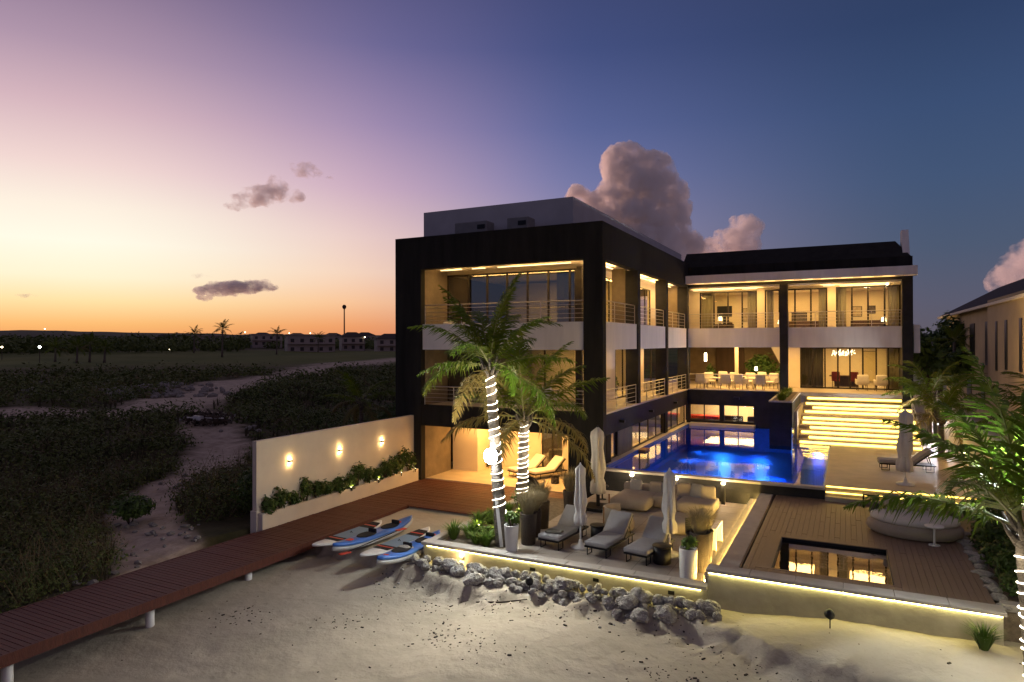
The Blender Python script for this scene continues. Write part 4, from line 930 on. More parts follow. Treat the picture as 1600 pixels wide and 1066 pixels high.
grasspot(0, 'next to the white tapered pot', (-8.75, 18.4, ZT)); grasspot(1, 'behind the first lounger', (-9.1, 20.2, ZT), .9, .8)
grasspot(2, 'near the short palm and patio', (-9.0, 22.5, ZT), .8, .9); grasspot(3, 'beside the terrace corner pot', (-3.55, 18.3, ZT), 1.05, .75); grasspot(4, 'by the white table at the steps', (-3.6, 19.1, ZT), .9, .7)
grasspot(5, 'left of the loungers at the bed edge', (-8.95, 19.2, ZT), .85, .7)
# round-backed chair seen behind the short palm
ch = thing('high_back_chair', 'dark brown high-backed rounded chair behind the shorter palm', 'chair', (-11.25, 23.6, ZT - .45), .3); ch.scale = (.85, .85, .85)
b_ = MB()
for i in range(9):
    t = i / 8; a = rad(200 + 140 * t)
prof = [(.55, .3), (.62, .6), (.66, .9), (.6, 1.2), (.42, 1.45), (.2, 1.6), (.05, 1.66)]
vs = []; ng = 12
for r, z in prof:
    for k in range(ng + 1): a = rad(20 + 140 * k / ng); vs.append((r * math.cos(a), r * .7 * math.sin(a), z))
b_.add(vs, [(i * (ng + 1) + k, i * (ng + 1) + k + 1, (i + 1) * (ng + 1) + k + 1, (i + 1) * (ng + 1) + k) for i in range(len(prof) - 1) for k in range(ng)])
o = b_.build('backrest', M_WICK, ch, True); sm = o.modifiers.new('thick', 'SOLIDIFY'); sm.thickness = .05
MB().cushion(0, -.05, .42, .95, .8, .2, .08).build('seat', M_FABD, ch, True, True)
for sx in (-1, 1):
    for sy in (-1, 1): MB().tube([(sx * .4, sy * .3, 0), (sx * .36, sy * .28, .35)], .025).build('leg', M_WICK, ch)

# ------------------------------------------------------------------ terrace furniture
def lounger():
    t = thing('sun_lounger', '', 'sun lounger')
    hgt = .3
    MB().bbox(-.36, .36, 0, 2.0, hgt - .05, hgt, .01).build('frame', M_DARKM, t)
    for sx in (-1, 1):
        for yy in (.18, 1.75):
            MB().tube([(sx * .3, yy - .1, hgt - .04), (sx * .3, yy - .1, .02), (sx * .3, yy + .18, .02), (sx * .3, yy + .18, hgt - .04)], .016, 6).build('leg', M_DARKM, t)
    MB().cushion(0, .62, hgt + .07, .72, 1.28, .14, .05, 8).build('seat_cushion', M_FABG, t, True, True)
    mx = Matrix.Translation((0, 1.24, hgt + .02)) @ Matrix.Rotation(rad(40), 4, 'X')
    bk = MB().cushion(0, .42, .07, .72, .86, .13, .05, 8, mx=mx).build('back_cushion', M_FABG, t, True, True)
    MB().bbox(-.35, .35, -.02, .86, -.04, -.005, .01, mx=mx).build('back_frame', M_DARKM, t)
    for sx in (-1, 1): MB().tube([(sx * .28, 1.85, hgt - .03), mx @ Vector((sx * .28, .6, -.03))], .014, 5).build('strut', M_DARKM, t)
    return t
lg0 = lounger(); lg0['label'] = 'grey cushioned sun lounger nearest the palm, towel on its seat'; lg0['group'] = 'loungers on the terrace'
lg0.location = (-7.95, 18.1, ZT); lg0.rotation_euler.z = rad(-6)
dup(lg0, (-6.45, 18.05, ZT), rad(-7), 'middle grey sun lounger between the two white parasols')
dup(lg0, (-5.25, 17.95, ZT), rad(-9), 'grey sun lounger beside the dark round side table')
tw = tag(MB().cushion(0, 0, .03, .5, .34, .06, .03, 4).build('folded_towel', mat('olive_towel', (.16, .15, .12), .95), None, True, True), 'folded olive towel on the foot of the first lounger', 'towel'); tw.location = (-7.9, 18.45, ZT + .445)
x = dup(lg0, (-14.6, 29.3, .02), rad(150), 'patio sun lounger by the window under the villa'); x['group'] = 'loungers under the villa'; x.location = (-14.0, 31.0, .02); x.rotation_euler.z = rad(178)
x = dup(lg0, (-12.9, 30.9, .02), rad(172), 'patio sun lounger beside the fire extinguisher wall'); x['group'] = 'loungers under the villa'
for o_ in list(bpy.data.objects):
    if o_.get('group') == 'loungers under the villa':
        for c_ in o_.children:
            if 'cushion' in c_.name: c_.data = c_.data.copy(); c_.data.materials[0] = M_FABW
        o_.rotation_euler.z = rad(-28); o_.location.y -= 2.0; o_.location.x -= .7
x = dup(lg0, (1.2, 31.4, ZP), rad(-85), 'pale sun lounger on the pool terrace by the parasol'); x['group'] = 'loungers on the pool terrace'
def parasol(label, loc, top, bottom, rw, pole_m=M_PLASTW, base_m=M_PLASTW, seed=0, cant=False):
    rg = random.Random(seed); t = thing('closed_parasol', label, 'parasol', loc, group='closed parasols')
    MB().tube([(0, 0, .05), (0, 0, top - .05)], .028, 10).build('pole', pole_m, t)
    if cant: MB().bbox(-.5, .5, -.5, .5, 0, .12, .02).build('base', M_DARKM, t); MB().tube([(0, 0, .1), (0, 0, .75)], .07, 8).build('base_tube', M_DARKM, t)
    else: MB().lathe([(.3, 0), (.3, .06), (.08, .1), (.05, .25)], 18).build('base', base_m, t, True)
    H = top - bottom; prof = []
    for i in range(15):
        u = i / 14; z = bottom + H * u
        w = rw * (1.0 + .12 * math.sin(7 * u) - .12 * u) * (1 if u < .9 else max(.1, 1 - ((u - .9) / .1) ** 1.5 * .9))
        w *= 1 - .38 * math.exp(-((u - .24) / .07) ** 2)
        prof.append((max(.03, w), z))
    ph = [rg.uniform(0, 6) for _ in range(3)]
    MB().lathe(prof, 40, fn=lambda a, z: 1 + .2 * math.sin(6 * a + ph[0] + z * .8) + .1 * math.sin(9 * a + ph[1] - z * 1.7) + .1 * math.sin(3 * a + ph[2] + 2.5 * z)).build('canopy', M_FABW, t, True)
    MB().lathe([(rw * .68, bottom + H * .22), (rw * .74, bottom + H * .24), (rw * .68, bottom + H * .26)], 20).build('tie_strap', M_FABW, t, True)
    MB().lathe([(.035, top - .04), (.04, top), (.01, top + .07)], 10).build('finial', pole_m, t, True)
    return t
parasol('closed white parasol between the first two loungers', (-7.17, 18.75, ZT), 2.5, .7, .17, seed=1)
parasol('closed white parasol standing right of the third lounger', (-4.58, 19.2, ZT), 2.48, .66, .17, seed=2)
parasol('tallest closed parasol on a square dark base by the pool corner', (-8.25, 23.4, ZT), 3.05, .6, .25, M_DARKM, seed=3, cant=True)
parasol('closed white parasol on the pool terrace by the lounger', (1.95, 28.3, ZP), 2.75, .5, .23, seed=4)
def rtable(label, loc, r, h, material, drum=False, name='side_table', group=None):
    t = thing(name, label, 'side table', loc, group=group)
    MB().lathe([(r * .96, h - .04), (r, h - .03), (r, h), (r * .97, h + .005)], 22).build('table_top', material, t, True)
    if drum: MB().lathe([(r * .85, 0), (r * .92, .02), (r * .92, h - .045)], 22).build('drum', material, t, True)
    else:
        MB().tube([(0, 0, .02), (0, 0, h - .04)], .03).build('stem', material, t); MB().lathe([(r * .6, 0), (r * .6, .02)], 18).build('foot', material, t)
    return t
rtable('dark drum side table right of the third lounger', (-4.62, 18.45, ZT), .27, .5, M_DARKM, True); rtable('dark drum side table behind the first white parasol', (-6.95, 19.7, ZT), .25, .48, M_DARKM, True)
rtable('small pale side table between the patio loungers', (-12.2, 28.6, .02), .22, .42, M_WICK, True); rtable('white pedestal side table beside the round daybed', (2.2, 21.9, ZD), .24, .55, M_PLASTW)
rtable('dark side table near the tall parasol and patio edge', (-8.6, 24.9, ZT), .25, .55, M_DARKM)
# sectional sofa along the pool wall
sf = thing('sectional_sofa', 'beige curved sectional sofa with cushions along the pool wall', 'sofa', (-6, 25, ZT))
def chaise(b, cx, cy, w, l, h, r):
    b.cushion(cx, cy, h / 2 + .04, w, l, h, r, 8)
MB().cushion(-1.15, -.55, .24, 1.5, 1.9, .42, .2, 10).build('chaise', M_FABB, sf, True, True)
MB().cushion(-.02, -.1, .24, .95, 1.0, .42, .1, 8).build('seat', M_FABB, sf, True, True); MB().cushion(1.15, -.35, .24, 1.35, 1.35, .42, .12, 8).build('seat', M_FABB, sf, True, True)
MB().cushion(-1.1, .55, .40, 1.6, .3, .5, .1, 8).build('backrest', M_FABB, sf, True, True); MB().cushion(.55, .55, .40, 1.7, .3, .5, .1, 8).build('backrest', M_FABB, sf, True, True)
def pillow(b, loc, rz, tilt, s=.5, th=.16): b.cushion(0, 0, 0, s, th, s, th * .48, 8, mx=Matrix.Translation(loc) @ Matrix.Rotation(rz, 4, 'Z') @ Matrix.Rotation(tilt, 4, 'X'))
for i, (lx, ly, lz, rz) in enumerate(((-1.35, .3, .58, 0), (-.55, .25, .58, .3), (-.1, .28, .58, -.1), (.55, .1, .62, .5), (1.05, .05, .64, -.4), (1.45, .0, .62, .2))):
    b_ = MB(); pillow(b_, (lx, ly, lz), rz, rad(-18), .55 if i > 2 else .48); b_.build('pillow', M_FABB if i % 2 else M_FABG, sf, True, True)
def pouf(label, loc, rx, ry, h, name, cat, back=False):
    t = thing(name, label, cat, loc)
    MB().lathe([(rx * .9, .02), (rx * .98, .08), (rx, h * .5), (rx * .98, h - .1), (rx * .9, h - .03), (rx * .6, h), (0, h + .01)], 36, cap=False).build('seat', M_FABB, t, True)
    MB().lathe([(rx * .84, 0), (rx * .84, .03)], 28).build('plinth', M_DARKM, t)
    if back:
        vs = []; ng = 18
        for rr_, z in ((rx * 1.0, h * .4), (rx * 1.03, h * 1.2), (rx * .99, h * 1.75), (rx * .9, h * 1.8), (rx * .8, h * 1.7), (rx * .78, h * .9)):
            for k in range(ng + 1): a = rad(back[0] + (back[1] - back[0]) * k / ng); vs.append((rr_ * math.cos(a), rr_ * math.sin(a), z))
        MB().add(vs, [(i * (ng + 1) + k, (i + 1) * (ng + 1) + k, (i + 1) * (ng + 1) + k + 1, i * (ng + 1) + k + 1) for i in range(5) for k in range(ng)]).build('backrest', M_FABB, t, True)
    t.scale = (1, ry / rx, 1)
    return t
pouf('large round beige ottoman in the middle of the terrace', (-5.1, 22.0, ZT), .86, .8, .42, 'ottoman', 'ottoman')
pouf('round beige swivel armchair behind the middle lounger', (-6.75, 21.2, ZT), .52, .52, .42, 'armchair', 'armchair', (100, 280))
db = pouf('huge round beige daybed on the wooden deck', (1.8, 23.0, ZD), 1.25, 1.0, .42, 'daybed', 'daybed', (25, 155))
MB().lathe([(0, .40), (1.12, .40), (1.16, .44), (1.14, .52), (1.0, .56), (0, .57)], 36, cap=False).build('mattress', M_FABW, db, True)
for i, (lx, ly, rz) in enumerate(((-.55, .5, .6), (.1, .68, .1), (.65, .4, -.6))):
    b_ = MB(); pillow(b_, (lx, ly, .8), rz, rad(-20), .5); b_.build('pillow', M_FABB, db, True, True)
stl = thing('low_stool', 'small dark slatted stool at the deck steps', 'stool', (0.75, 26.0, ZD))
MB().bbox(-.25, .25, -.2, .2, .42, .47, .01).build('seat', M_DARKM, stl)
for sx in (-1, 1):
    for sy in (-1, 1): MB().box(sx * .22 - .025, sx * .22 + .025, sy * .17 - .025, sy * .17 + .025, 0, .42).build('leg', M_DARKM, stl)
tb = thing('white_table', 'white slab-sided table beside the terrace steps', 'table', (-3.75, 20.8, ZT))
MB().bbox(-.3, .3, -.55, .55, .58, .64, .01).build('table_top', M_PLASTW, tb); MB().bbox(-.3, .3, .49, .55, 0, .58, .01).build('side_panel', M_PLASTW, tb); MB().bbox(-.3, .3, -.55, -.49, 0, .58, .01).build('side_panel', M_PLASTW, tb)
dc = thing('dark_chair', 'dark metal garden chair against the white table', 'chair', (-4.05, 20.1, ZT), .4)
MB().bbox(-.24, .24, -.24, .24, .42, .46, .01).build('seat', M_DARKM, dc); MB().bbox(-.24, .24, .2, .24, .46, .88, .01).build('backrest', M_DARKM, dc)
for sx in (-1, 1):
    for sy in (-1, 1): MB().tube([(sx * .21, sy * .21, 0), (sx * .21, sy * .21, .42)], .014).build('leg', M_DARKM, dc)
for i, (x, y) in enumerate(((-7.55, 22.6), (-7.1, 20.7))):
    p = thing('bronze_post', ('slim bronze post beside the square parasol base', 'slim bronze post behind the middle lounger')[i], 'post', (x, y, ZT))
    MB().lathe([(.12, 0), (.12, .02)], 14).build('foot', M_WICK, p); MB().tube([(0, 0, .02), (0, 0, .8)], .022).build('stem', mat('bronze', (.22, .1, .04), .4, metal=.6), p)
for x, y, lab in ((-7.8, 26.25, 'garden bollard light left of the sofa pillows by pool wall'), (-6.0, 26.25, 'garden bollard light behind the middle of the sofa'), (-4.2, 26.2, 'garden bollard light nearest the glowing terrace steps')):
    p = thing('bollard_light', lab, 'bollard light', (x, y, ZT), group='bollard lights along the pool wall')
    MB().bbox(-.07, .07, -.07, .07, 0, .76, .006).build('post', M_DARKM, p); MB().box(-.06, .06, -.06, .06, .76, .84).build('lens', emit('bollard_lens', (1, .82, .5), 22), p); MB().box(-.075, .075, -.075, .075, .84, .86).build('cap', M_DARKM, p)
    lamp('bollard_glow', 'POINT', (0, -.12, .8), 38, (1, .72, .4), p, .05); lamp('bollard_glow', 'POINT', (0, .13, .8), 12, (1, .72, .4), p, .04)

# ------------------------------------------------------------------ boulders along the wall
def rock_mesh(seed, sub=3, rough=.35):
    bm = bmesh.new(); bmesh.ops.create_icosphere(bm, subdivisions=sub, radius=1.0)
    rg = random.Random(seed); o = Vector((seed * 3.7, seed * 1.3, seed * .7)); ax = [rg.uniform(.7, 1.15) for _ in range(3)]
    cuts = [(Vector((rg.uniform(-1, 1), rg.uniform(-1, 1), rg.uniform(-.6, 1))).normalized(), rg.uniform(.62, .9)) for _ in range(7)]
    for v in bm.verts:
        p = v.co.copy()
        for n_, d_ in cuts:
            e = p.dot(n_) - d_
            if e > 0: p -= n_ * e * .85
        p *= 1 + rough * .5 * noise.noise(v.co * 1.6 + o) + rough * .38 * noise.noise(v.co * 4 + o) + rough * .2 * noise.noise(v.co * 9 + o)
        v.co = Vector((p.x * ax[0], p.y * ax[1], p.z * ax[2] * .85))
    me = bpy.data.meshes.new('boulder'); bm.to_mesh(me); bm.free(); me.materials.append(M_ROCK)
    me.polygons.foreach_set('use_smooth', [False] * len(me.polygons)); me.update()
    return me
RK = [rock_mesh(i + 1) for i in range(9)]; RKL = [rock_mesh(30 + i, 1) for i in range(3)]
k = 0; RC = [0, 0, 0]
for i in range(44):
    t = i / 43; x = -12.6 + 9.6 * t
    for row in range(3):
        if (t < .3 and row == 2) or (row == 2 and i % 3 == 0): continue
        s = rnd.uniform(.11, .19) * (1.2 if row == 0 else .9) * (1.55 if rnd.random() < .15 else 1)
        yy = (17.0 if x > -11.8 else 17.35) - .18 - row * .24 + rnd.uniform(-.1, .1) - .12 * sst((t - .25) / .4) * (row > 0)
        xx = x + rnd.uniform(-.1, .1) + row * .1
        if row > 1 and t > .92: continue
        o = obj('boulder', RK[k % 9]); o.location = (xx, yy - s * .5, gz(xx, yy) + s * .32 + (0.10 if row == 0 else .03 if row == 1 else -.03)); o.scale = (s, s * rnd.uniform(.85, 1.1), s); o.rotation_euler = (rnd.uniform(-.4, .4), rnd.uniform(-.4, .4), rnd.uniform(0, 6.28))
        RC[row] += 1; tag(o, ordinal(RC[row]) + ' grey boulder from the kayaks in the ' + ('back row against the terrace wall', 'middle row below the terrace wall', 'front row on the sand')[row], 'boulder', 'boulders along the terrace wall'); k += 1
for (x, y, s, lab) in ((-9.35, 16.05, .28, 'pale cone-shaped boulder standing forward on the sand'), (-4.55, 16.0, .25, 'dark mossy boulder lying forward of the row'), (-3.0, 16.75, .24, 'last pale boulder at the corner of the deck wall'), (-5.0, 16.3, .2, 'small dark boulder beside the mossy one')):
    o = obj('boulder', RK[k % 9]); o.location = (x, y, gz(x, y) + s * .5); o.scale = (s, s, s * 1.1); o.rotation_euler.z = rnd.uniform(0, 6); tag(o, lab, 'boulder', 'boulders along the terrace wall'); k += 1

pb_ = MB(); rg = random.Random(21)
for i in range(260):
    x = rg.uniform(-12.8, -2.7); y = 16.9 - abs(rg.gauss(.15, .45)); s_ = rg.uniform(.02, .065); me = RK[i % 9]
    pb_.add([v.co for v in RKL[i % 3].vertices], [tuple(p.vertices) for p in RKL[i % 3].polygons], Matrix.Translation((x, y, gz(x, y) + s_ * .2)) @ Matrix.Rotation(rg.uniform(0, 6), 4, 'Z') @ Matrix.Diagonal((s_, s_ * 1.2, s_ * .8, 1)))
tag(pb_.build('pebbles', M_ROCK), 'small pebbles and chips scattered between the boulders', 'pebbles', kind='stuff')
# sand litter
b_ = MB(); rg = random.Random(77)
for i in range(760):
    q = rg.random()
    if q < .55: x = rg.uniform(-13, 3); y = ys_at(x) + rg.gauss(-.35, .45)
    elif q < .85: cx, cy_ = rg.choice([(-8.9, 13.6), (-7.6, 13.2), (-14.5, 12.6), (-3.4, 14.0), (-11.5, 13.5)]); x = rg.gauss(cx, .55); y = rg.gauss(cy_, .35)
    else: x = rg.uniform(-15.5, 4); y = rg.uniform(8, 17)
    s = rg.uniform(.008, .026) * (1.9 if rg.random() < .12 else 1); a = rg.uniform(0, 3.14); z = gz(x, y) + s * .2
    b_.box(-s, s, -s * .45, s * .45, -s * .3, s * .3, Matrix.Translation((x, y, z)) @ Matrix.Rotation(a, 4, 'Z') @ Matrix.Rotation(rg.uniform(-.4, .4), 4, 'X'))
sw = b_.build('seaweed_litter', mat('dry_seaweed', (.06, .047, .034), .95)); tag(sw, 'dark dried seaweed scraps scattered over the sand', 'seaweed', kind='stuff')

# ------------------------------------------------------------------ kayaks and paddle boards
def hull(b, L, w, h, z0, nose=.35, n=26, m_=10, deck=True, rocker=.12, flat=False):
    vs = []; 
    for i in range(n + 1):
        t = i / n; u = 2 * t - 1; y = L * (t - .5)
        ww = w * max(.02, (1 - abs(u) ** 2.6)) ** .62; zz = z0 + rocker * abs(u) ** 3
        for k in range(m_):
            a = 2 * PI * k / m_; ca, sa = math.cos(a), math.sin(a)
            sx = abs(ca) ** .75 * (1 if ca > 0 else -1); sz = abs(sa) ** .75 * (1 if sa > 0 else -1)
            vs.append((ww * sx, y, zz + h * (.5 + .5 * sz) * (1 - .35 * abs(u) ** 4)))
    fs = [(i * m_ + k, i * m_ + (k + 1) % m_, (i + 1) * m_ + (k + 1) % m_, (i + 1) * m_ + k) for i in range(n) for k in range(m_)]
    fs += [tuple(range(m_ - 1, -1, -1)), tuple(n * m_ + k for k in range(m_))]
    return b.add(vs, fs)
M_KBLUE = mat('kayak_blue', (.04, .14, .46), .35, var=.25, vscale=1.5); M_KWH = mat('kayak_hull_grey', (.42, .42, .40), .4)
M_RED = mat('orange_red_plastic', (.62, .06, .025), .4); M_BK = mat('black_foam', (.015, .015, .017), .8); M_PADL = mat('pale_blue_deck_pad', (.22, .30, .38), .8, var=.06)
def kayak(label, loc, rz, L):
    t = thing('kayak', label, 'kayak', loc, rz, 'kayaks on the sand')
    hull(MB(), L, .36, .20, 0, rocker=.16).build('hull', M_KWH, t, True); hull(MB(), L * .985, .355, .16, .13, rocker=.17).build('deck', M_KBLUE, t, True)
    for y in (-.45, .75):
        b = MB(); b.lathe([(.3, .285), (.32, .30), (.30, .315), (.26, .31)], 20, mx=Matrix.Translation((0, y, 0)) @ Matrix.Diagonal((.8, 1.25, 1, 1))); b.build('cockpit_rim', M_BK, t, True)
        MB().lathe([(0, .297), (.27, .297)], 18, cap=False, mx=Matrix.Translation((0, y, 0)) @ Matrix.Diagonal((.8, 1.25, 1, 1))).build('cockpit_well', M_BK, t)
        MB().cushion(0, y + .3, .36, .34, .06, .16, .025, 4).build('seat_back', M_BK, t, True, True)
    MB().cushion(0, 1.15, .33, .24, .2, .08, .04, 4).build('hatch', M_RED, t, True, True); MB().cushion(0, -1.25, .325, .2, .22, .05, .02, 4).build('hatch', M_RED, t, True, True)
    return t
def sup(label, loc, rz, L):
    t = thing('paddle_board', label, 'paddle board', loc, rz, 'paddle boards on the sand')
    hull(MB(), L, .40, .13, 0, rocker=.14, m_=12).build('board', M_PLASTW, t, True)
    def pad(name, y0, y1, m_, dz=.0):
        b = MB(); n = 8; vs = []
        for i in range(n + 1):
            y = y0 + (y1 - y0) * i / n; u = 2 * y / L; w = .33 * max(.05, (1 - abs(u) ** 2.6)) ** .62; z = .135 + .14 * abs(u) ** 3 - .13 * .35 * abs(u) ** 4 + dz
            vs += [(-w, y, z - .012), (w, y, z - .012), (w * .96, y, z + .006), (-w * .96, y, z + .006)]
        fs = [(i * 4 + k, i * 4 + (k + 1) % 4, (i + 1) * 4 + (k + 1) % 4, (i + 1) * 4 + k) for i in range(n) for k in range(4)] + [(3, 2, 1, 0), (n * 4, n * 4 + 1, n * 4 + 2, n * 4 + 3)]
        b.add(vs, fs).build(name, m_, t)
    pad('deck_pad', -.45, .80, M_PADL); pad('nose_pad', -.85, -.46, M_BK); pad('tail_pad', .81, 1.4, M_BK); pad('stripe', -.66, -.58, M_RED, .008); pad('stripe', 1.02, 1.09, M_RED, .008)
    MB().tube([(-.05, .1, .15), (0, .12, .19), (.05, .1, .15)], .012).build('handle', M_BK, t)
    return t
g_ = lambda x, y: gz(x, y)
sup('white paddle board with black pads nearest the boardwalk', (-15.3, 17.8, g_(-15.3, 17.8) + .02), rad(-3), 3.3)
kayak('blue two-seat kayak lying between the two paddle boards', (-14.32, 18.0, g_(-14.3, 18) + .03), rad(-3), 4.0)
sup('white paddle board lying between the two blue kayaks', (-13.3, 17.85, g_(-13.3, 17.9) + .02), rad(-3), 3.5)
kayak('blue kayak nearest the boulders and terrace wall', (-12.3, 17.2, g_(-12.3, 17.1) + .03), rad(-2), 3.2)
pd = thing('paddle', 'orange-bladed paddle resting across the middle kayak', 'paddle', (-13.75, 17.2, g_(-13.7, 17.2) + .36), rad(-20))
MB().tube([(0, -.95, -.16), (0, .9, .14)], .015).build('shaft', M_BK, pd)
for s, dz in ((-1, -.18), (1, .16)): MB().cushion(0, s * 1.05, dz, .17, .38, .03, .013, 5).build('blade', M_RED, pd, True, True)

# spike lights on the sand
for x, y, lab in ((-.34, 16.6, 'black round spike light on the sand before the deck wall'), (-7.6, 16.05, 'black spike light on the sand among the boulders')):
    p = thing('spike_light', lab, 'spike light', (x, y, gz(x, y)), rad(30))
    MB().tube([(0, 0, -.1), (0, 0, .22)], .014).build('spike', M_DARKM, p)
    MB().lathe([(.0, -.06), (.085, -.055), (.11, .03), (.11, .07), (.085, .075), (0, .06)], 18, mx=Matrix.Translation((0, 0, .3)) @ Matrix.Rotation(rad(-75), 4, 'X')).build('head', M_DARKM, p, True)
stk = tag(MB().tube([(-8.9, 15.45, gz(-8.9, 15.45) + .04), (-8.2, 15.55, gz(-8.2, 15.55) + .05), (-7.5, 15.7, gz(-7.5, 15.7) + .04)], [.018, .024, .012], 6).build('driftwood_stick', M_STEM), 'thin dark driftwood stick lying on the sand near the boulders', 'stick')

# ------------------------------------------------------------------ planting right of the deck
rk2 = [rock_mesh(40 + i, 2, .3) for i in range(4)]
for i in range(12):
    o = obj('edging_stone', rk2[i % 4]); y = 17.6 + i * .55; o.location = (3.03 + rnd.uniform(-.03, .05), y, ZD - .02); s = rnd.uniform(.16, .26); o.scale = (s, s * 1.3, s * .7); o.rotation_euler.z = rnd.uniform(0, 6)
    tag(o, ordinal(i + 1) + ' pale limestone edging stone from the sand along the deck edge', 'stone', 'edging stones beside the deck')
struct(MB().box(3.0, 4.5, 17.4, 27, -.5, ZD - .1).build('side_bed_soil', M_SOIL))
lw = tag(MB().bbox(2.98, 4.6, 17.5, 17.8, -.8, .95, .02).build('low_wall', M_RETAIN), 'short plastered wall continuing right of the deck wall', 'wall')
for i, (x, y, r, h, lab) in enumerate(((3.5, 18.3, .5, .35, 'dense dark shrub at the deck corner under the palm'), (3.6, 19.3, .55, .5, 'dark shrub second from the deck corner'), (3.5, 20.4, .5, .45, 'dark shrub third along the deck edge'), (3.6, 21.6, .6, .55, 'dark shrub beside the white pedestal table'), (3.7, 23.0, .6, .6, 'dark shrub behind the round daybed'), (3.8, 25.0, .6, .6, 'dark shrub at the pool terrace corner'))):
    shrub(lab, (x, y, ZD - .1), r, h, 700, .09, M_LEAF, 400 + i, 'shrubs along the deck edge')
tuft('spiky green grass clump at the foot of the deck wall', (2.55, 16.75, gz(2.55, 16.75)), 160, .62, .4, .012, M_LEAF, 420, name='grass_clump', cat='grass')
shrub('bright lit bush at the bottom corner by the palm trunk', (3.0, 14.6, gz(3.0, 14.6)), .3, .22, 260, .06, M_LEAFB, 421)
for i, y in enumerate((36.8, 38.2, 39.8, 41.5)):
    tuft(ordinal(i + 1) + ' green arching plant from the front of the pool planter', (-2.98, y, 3.54), 130, .6, .5, .02, M_FROND, 430 + i, 'plants in the pool planter')
palm('garden_palm', 'low bushy palm at the foot of the stairs by the end pier', (3.9, 40.5, ZP - .2), (3.9, 40.5, 3.6), .14, .1, 15, .95, 33, elev=(-5, 75), dry=.2)
palm('garden_palm', 'yellowing palm between the stairs and the side wall', (3.9, 36.0, ZP - .2), (3.9, 36.0, 3.1), .14, .1, 14, .95, 37, elev=(-10, 75), dry=.35)
palm('garden_palm', 'dark leafy palm beyond the side boundary wall', (6.6, 29, -.2), (6.6, 29, 3.4), .16, .12, 16, 1.1, 44, elev=(-10, 80), dry=0)

# ------------------------------------------------------------------ wild scrub on the left
def scrubfield():
    bs = [MB(), MB(), MB()]; rg = random.Random(5)
    for i in range(11500):
        d = 9 + 150 * rg.random() ** 2.0; a = rad(26.8 + rg.uniform(6, 46)); x = -math.sin(a) * d * 1.0; y = math.cos(a) * d
        if x > -19.4: continue
        if y > 15 and x > -21 and y < 28: continue
        if track(x, y) > .22: continue
        nv = noise.noise(Vector((x * .12, y * .12, 7))); sp_ = noise.noise(Vector((x * .3, y * .3, 17))) + rg.uniform(-.25, .25)
        if nv < -.24 + (.26 if x > -30 and y > 16 else 0) and rg.random() < .85: continue
        k = 0 if sp_ < .08 else 1 if sp_ < .34 else 2
        s = rg.uniform(.28, .9) * (1 + .9 * max(0, nv)) * (1 + d / 90) * (1, .9, .65)[k]; z = gz(x, y)
        n = int(max(16, min(95, 1700 / d))); ls = max(.034, d * .0027) * (1, .8, .7)[k]
        leaf_cluster(bs[k], (x, y, z + s * .42), s, s, s * rg.uniform(.5, .95), n, ls, rg, .4, .4)
        if d < 45:
            for q in range(3):
                a2 = rg.uniform(0, 6.28); r2 = s * rg.uniform(.3, .9); bs[2].tube([(x, y, z), (x + math.cos(a2) * r2, y + math.sin(a2) * r2, z + s * rg.uniform(.7, 1.4))], [.012, .005], 3, False)
    return bs
for b_, m_, nm, lab in zip(scrubfield(), (M_SCRUB, M_SCRUB2, M_SCRUB3), ('scrub_vegetation', 'olive_scrub', 'dry_brush'), ('dark tangled coastal scrub covering the ground left of the boardwalk', 'paler olive scrub mixed through the dark coastal scrub', 'dry brown brushwood between the scrub bushes')):
    tag(b_.build(nm, m_), lab, 'scrub', kind='stuff')
b_ = MB(); rg = random.Random(15)
for i in range(1900):
    d = 10 + 80 * rg.random(); a = rad(26.8 + rg.uniform(8, 42)); x = -math.sin(a) * d; y = math.cos(a) * d
    if x > -19 or track(x, y) > .45 or (x > -21 and 15 < y < 28): continue
    blades(b_, (x, y, gz(x, y)), 9, rg.uniform(.35, .8) * (1 + d / 120), .3, max(.006, d * .0006), rg)
dg = b_.build('dry_grass', mat('dry_scrub_grass', (.10, .085, .045), .9, color2=(.05, .05, .025), vscale=.4, trans=.1)); tag(dg, 'thin dry grass growing between the scrub bushes', 'grass', kind='stuff')
for i, (x, y, r, h, lab) in enumerate(((-20.6, 18.6, 1.1, 1.05, 'big dark bush behind the free end of the lamp wall'), (-21.6, 21.5, 1.3, 1.2, 'dark bush behind the middle of the lamp wall'), (-21.4, 25.2, 1.2, 1.25, 'dark bush behind the lamp wall near the villa'), (-24.5, 16.0, 1.0, .7, 'low green bush beside the sandy track'), (-25.5, 33, 1.6, 1.9, 'tall dark bush against the side of the villa'), (-23.0, 29.5, 1.3, 1.6, 'dark bush at the villa corner behind the palm'))):
    shrub(lab, (x, y, gz(x, y)), r, h, 1500, .1, M_LEAF, 500 + i)
palm('young_palm', 'small yellowing palm behind the lamp wall beside the villa', (-23.2, 28.0, gz(-23, 28)), (-23.2, 28.0, 3.3), .13, .1, 13, .82, 60, elev=(-30, 75), dry=.4)
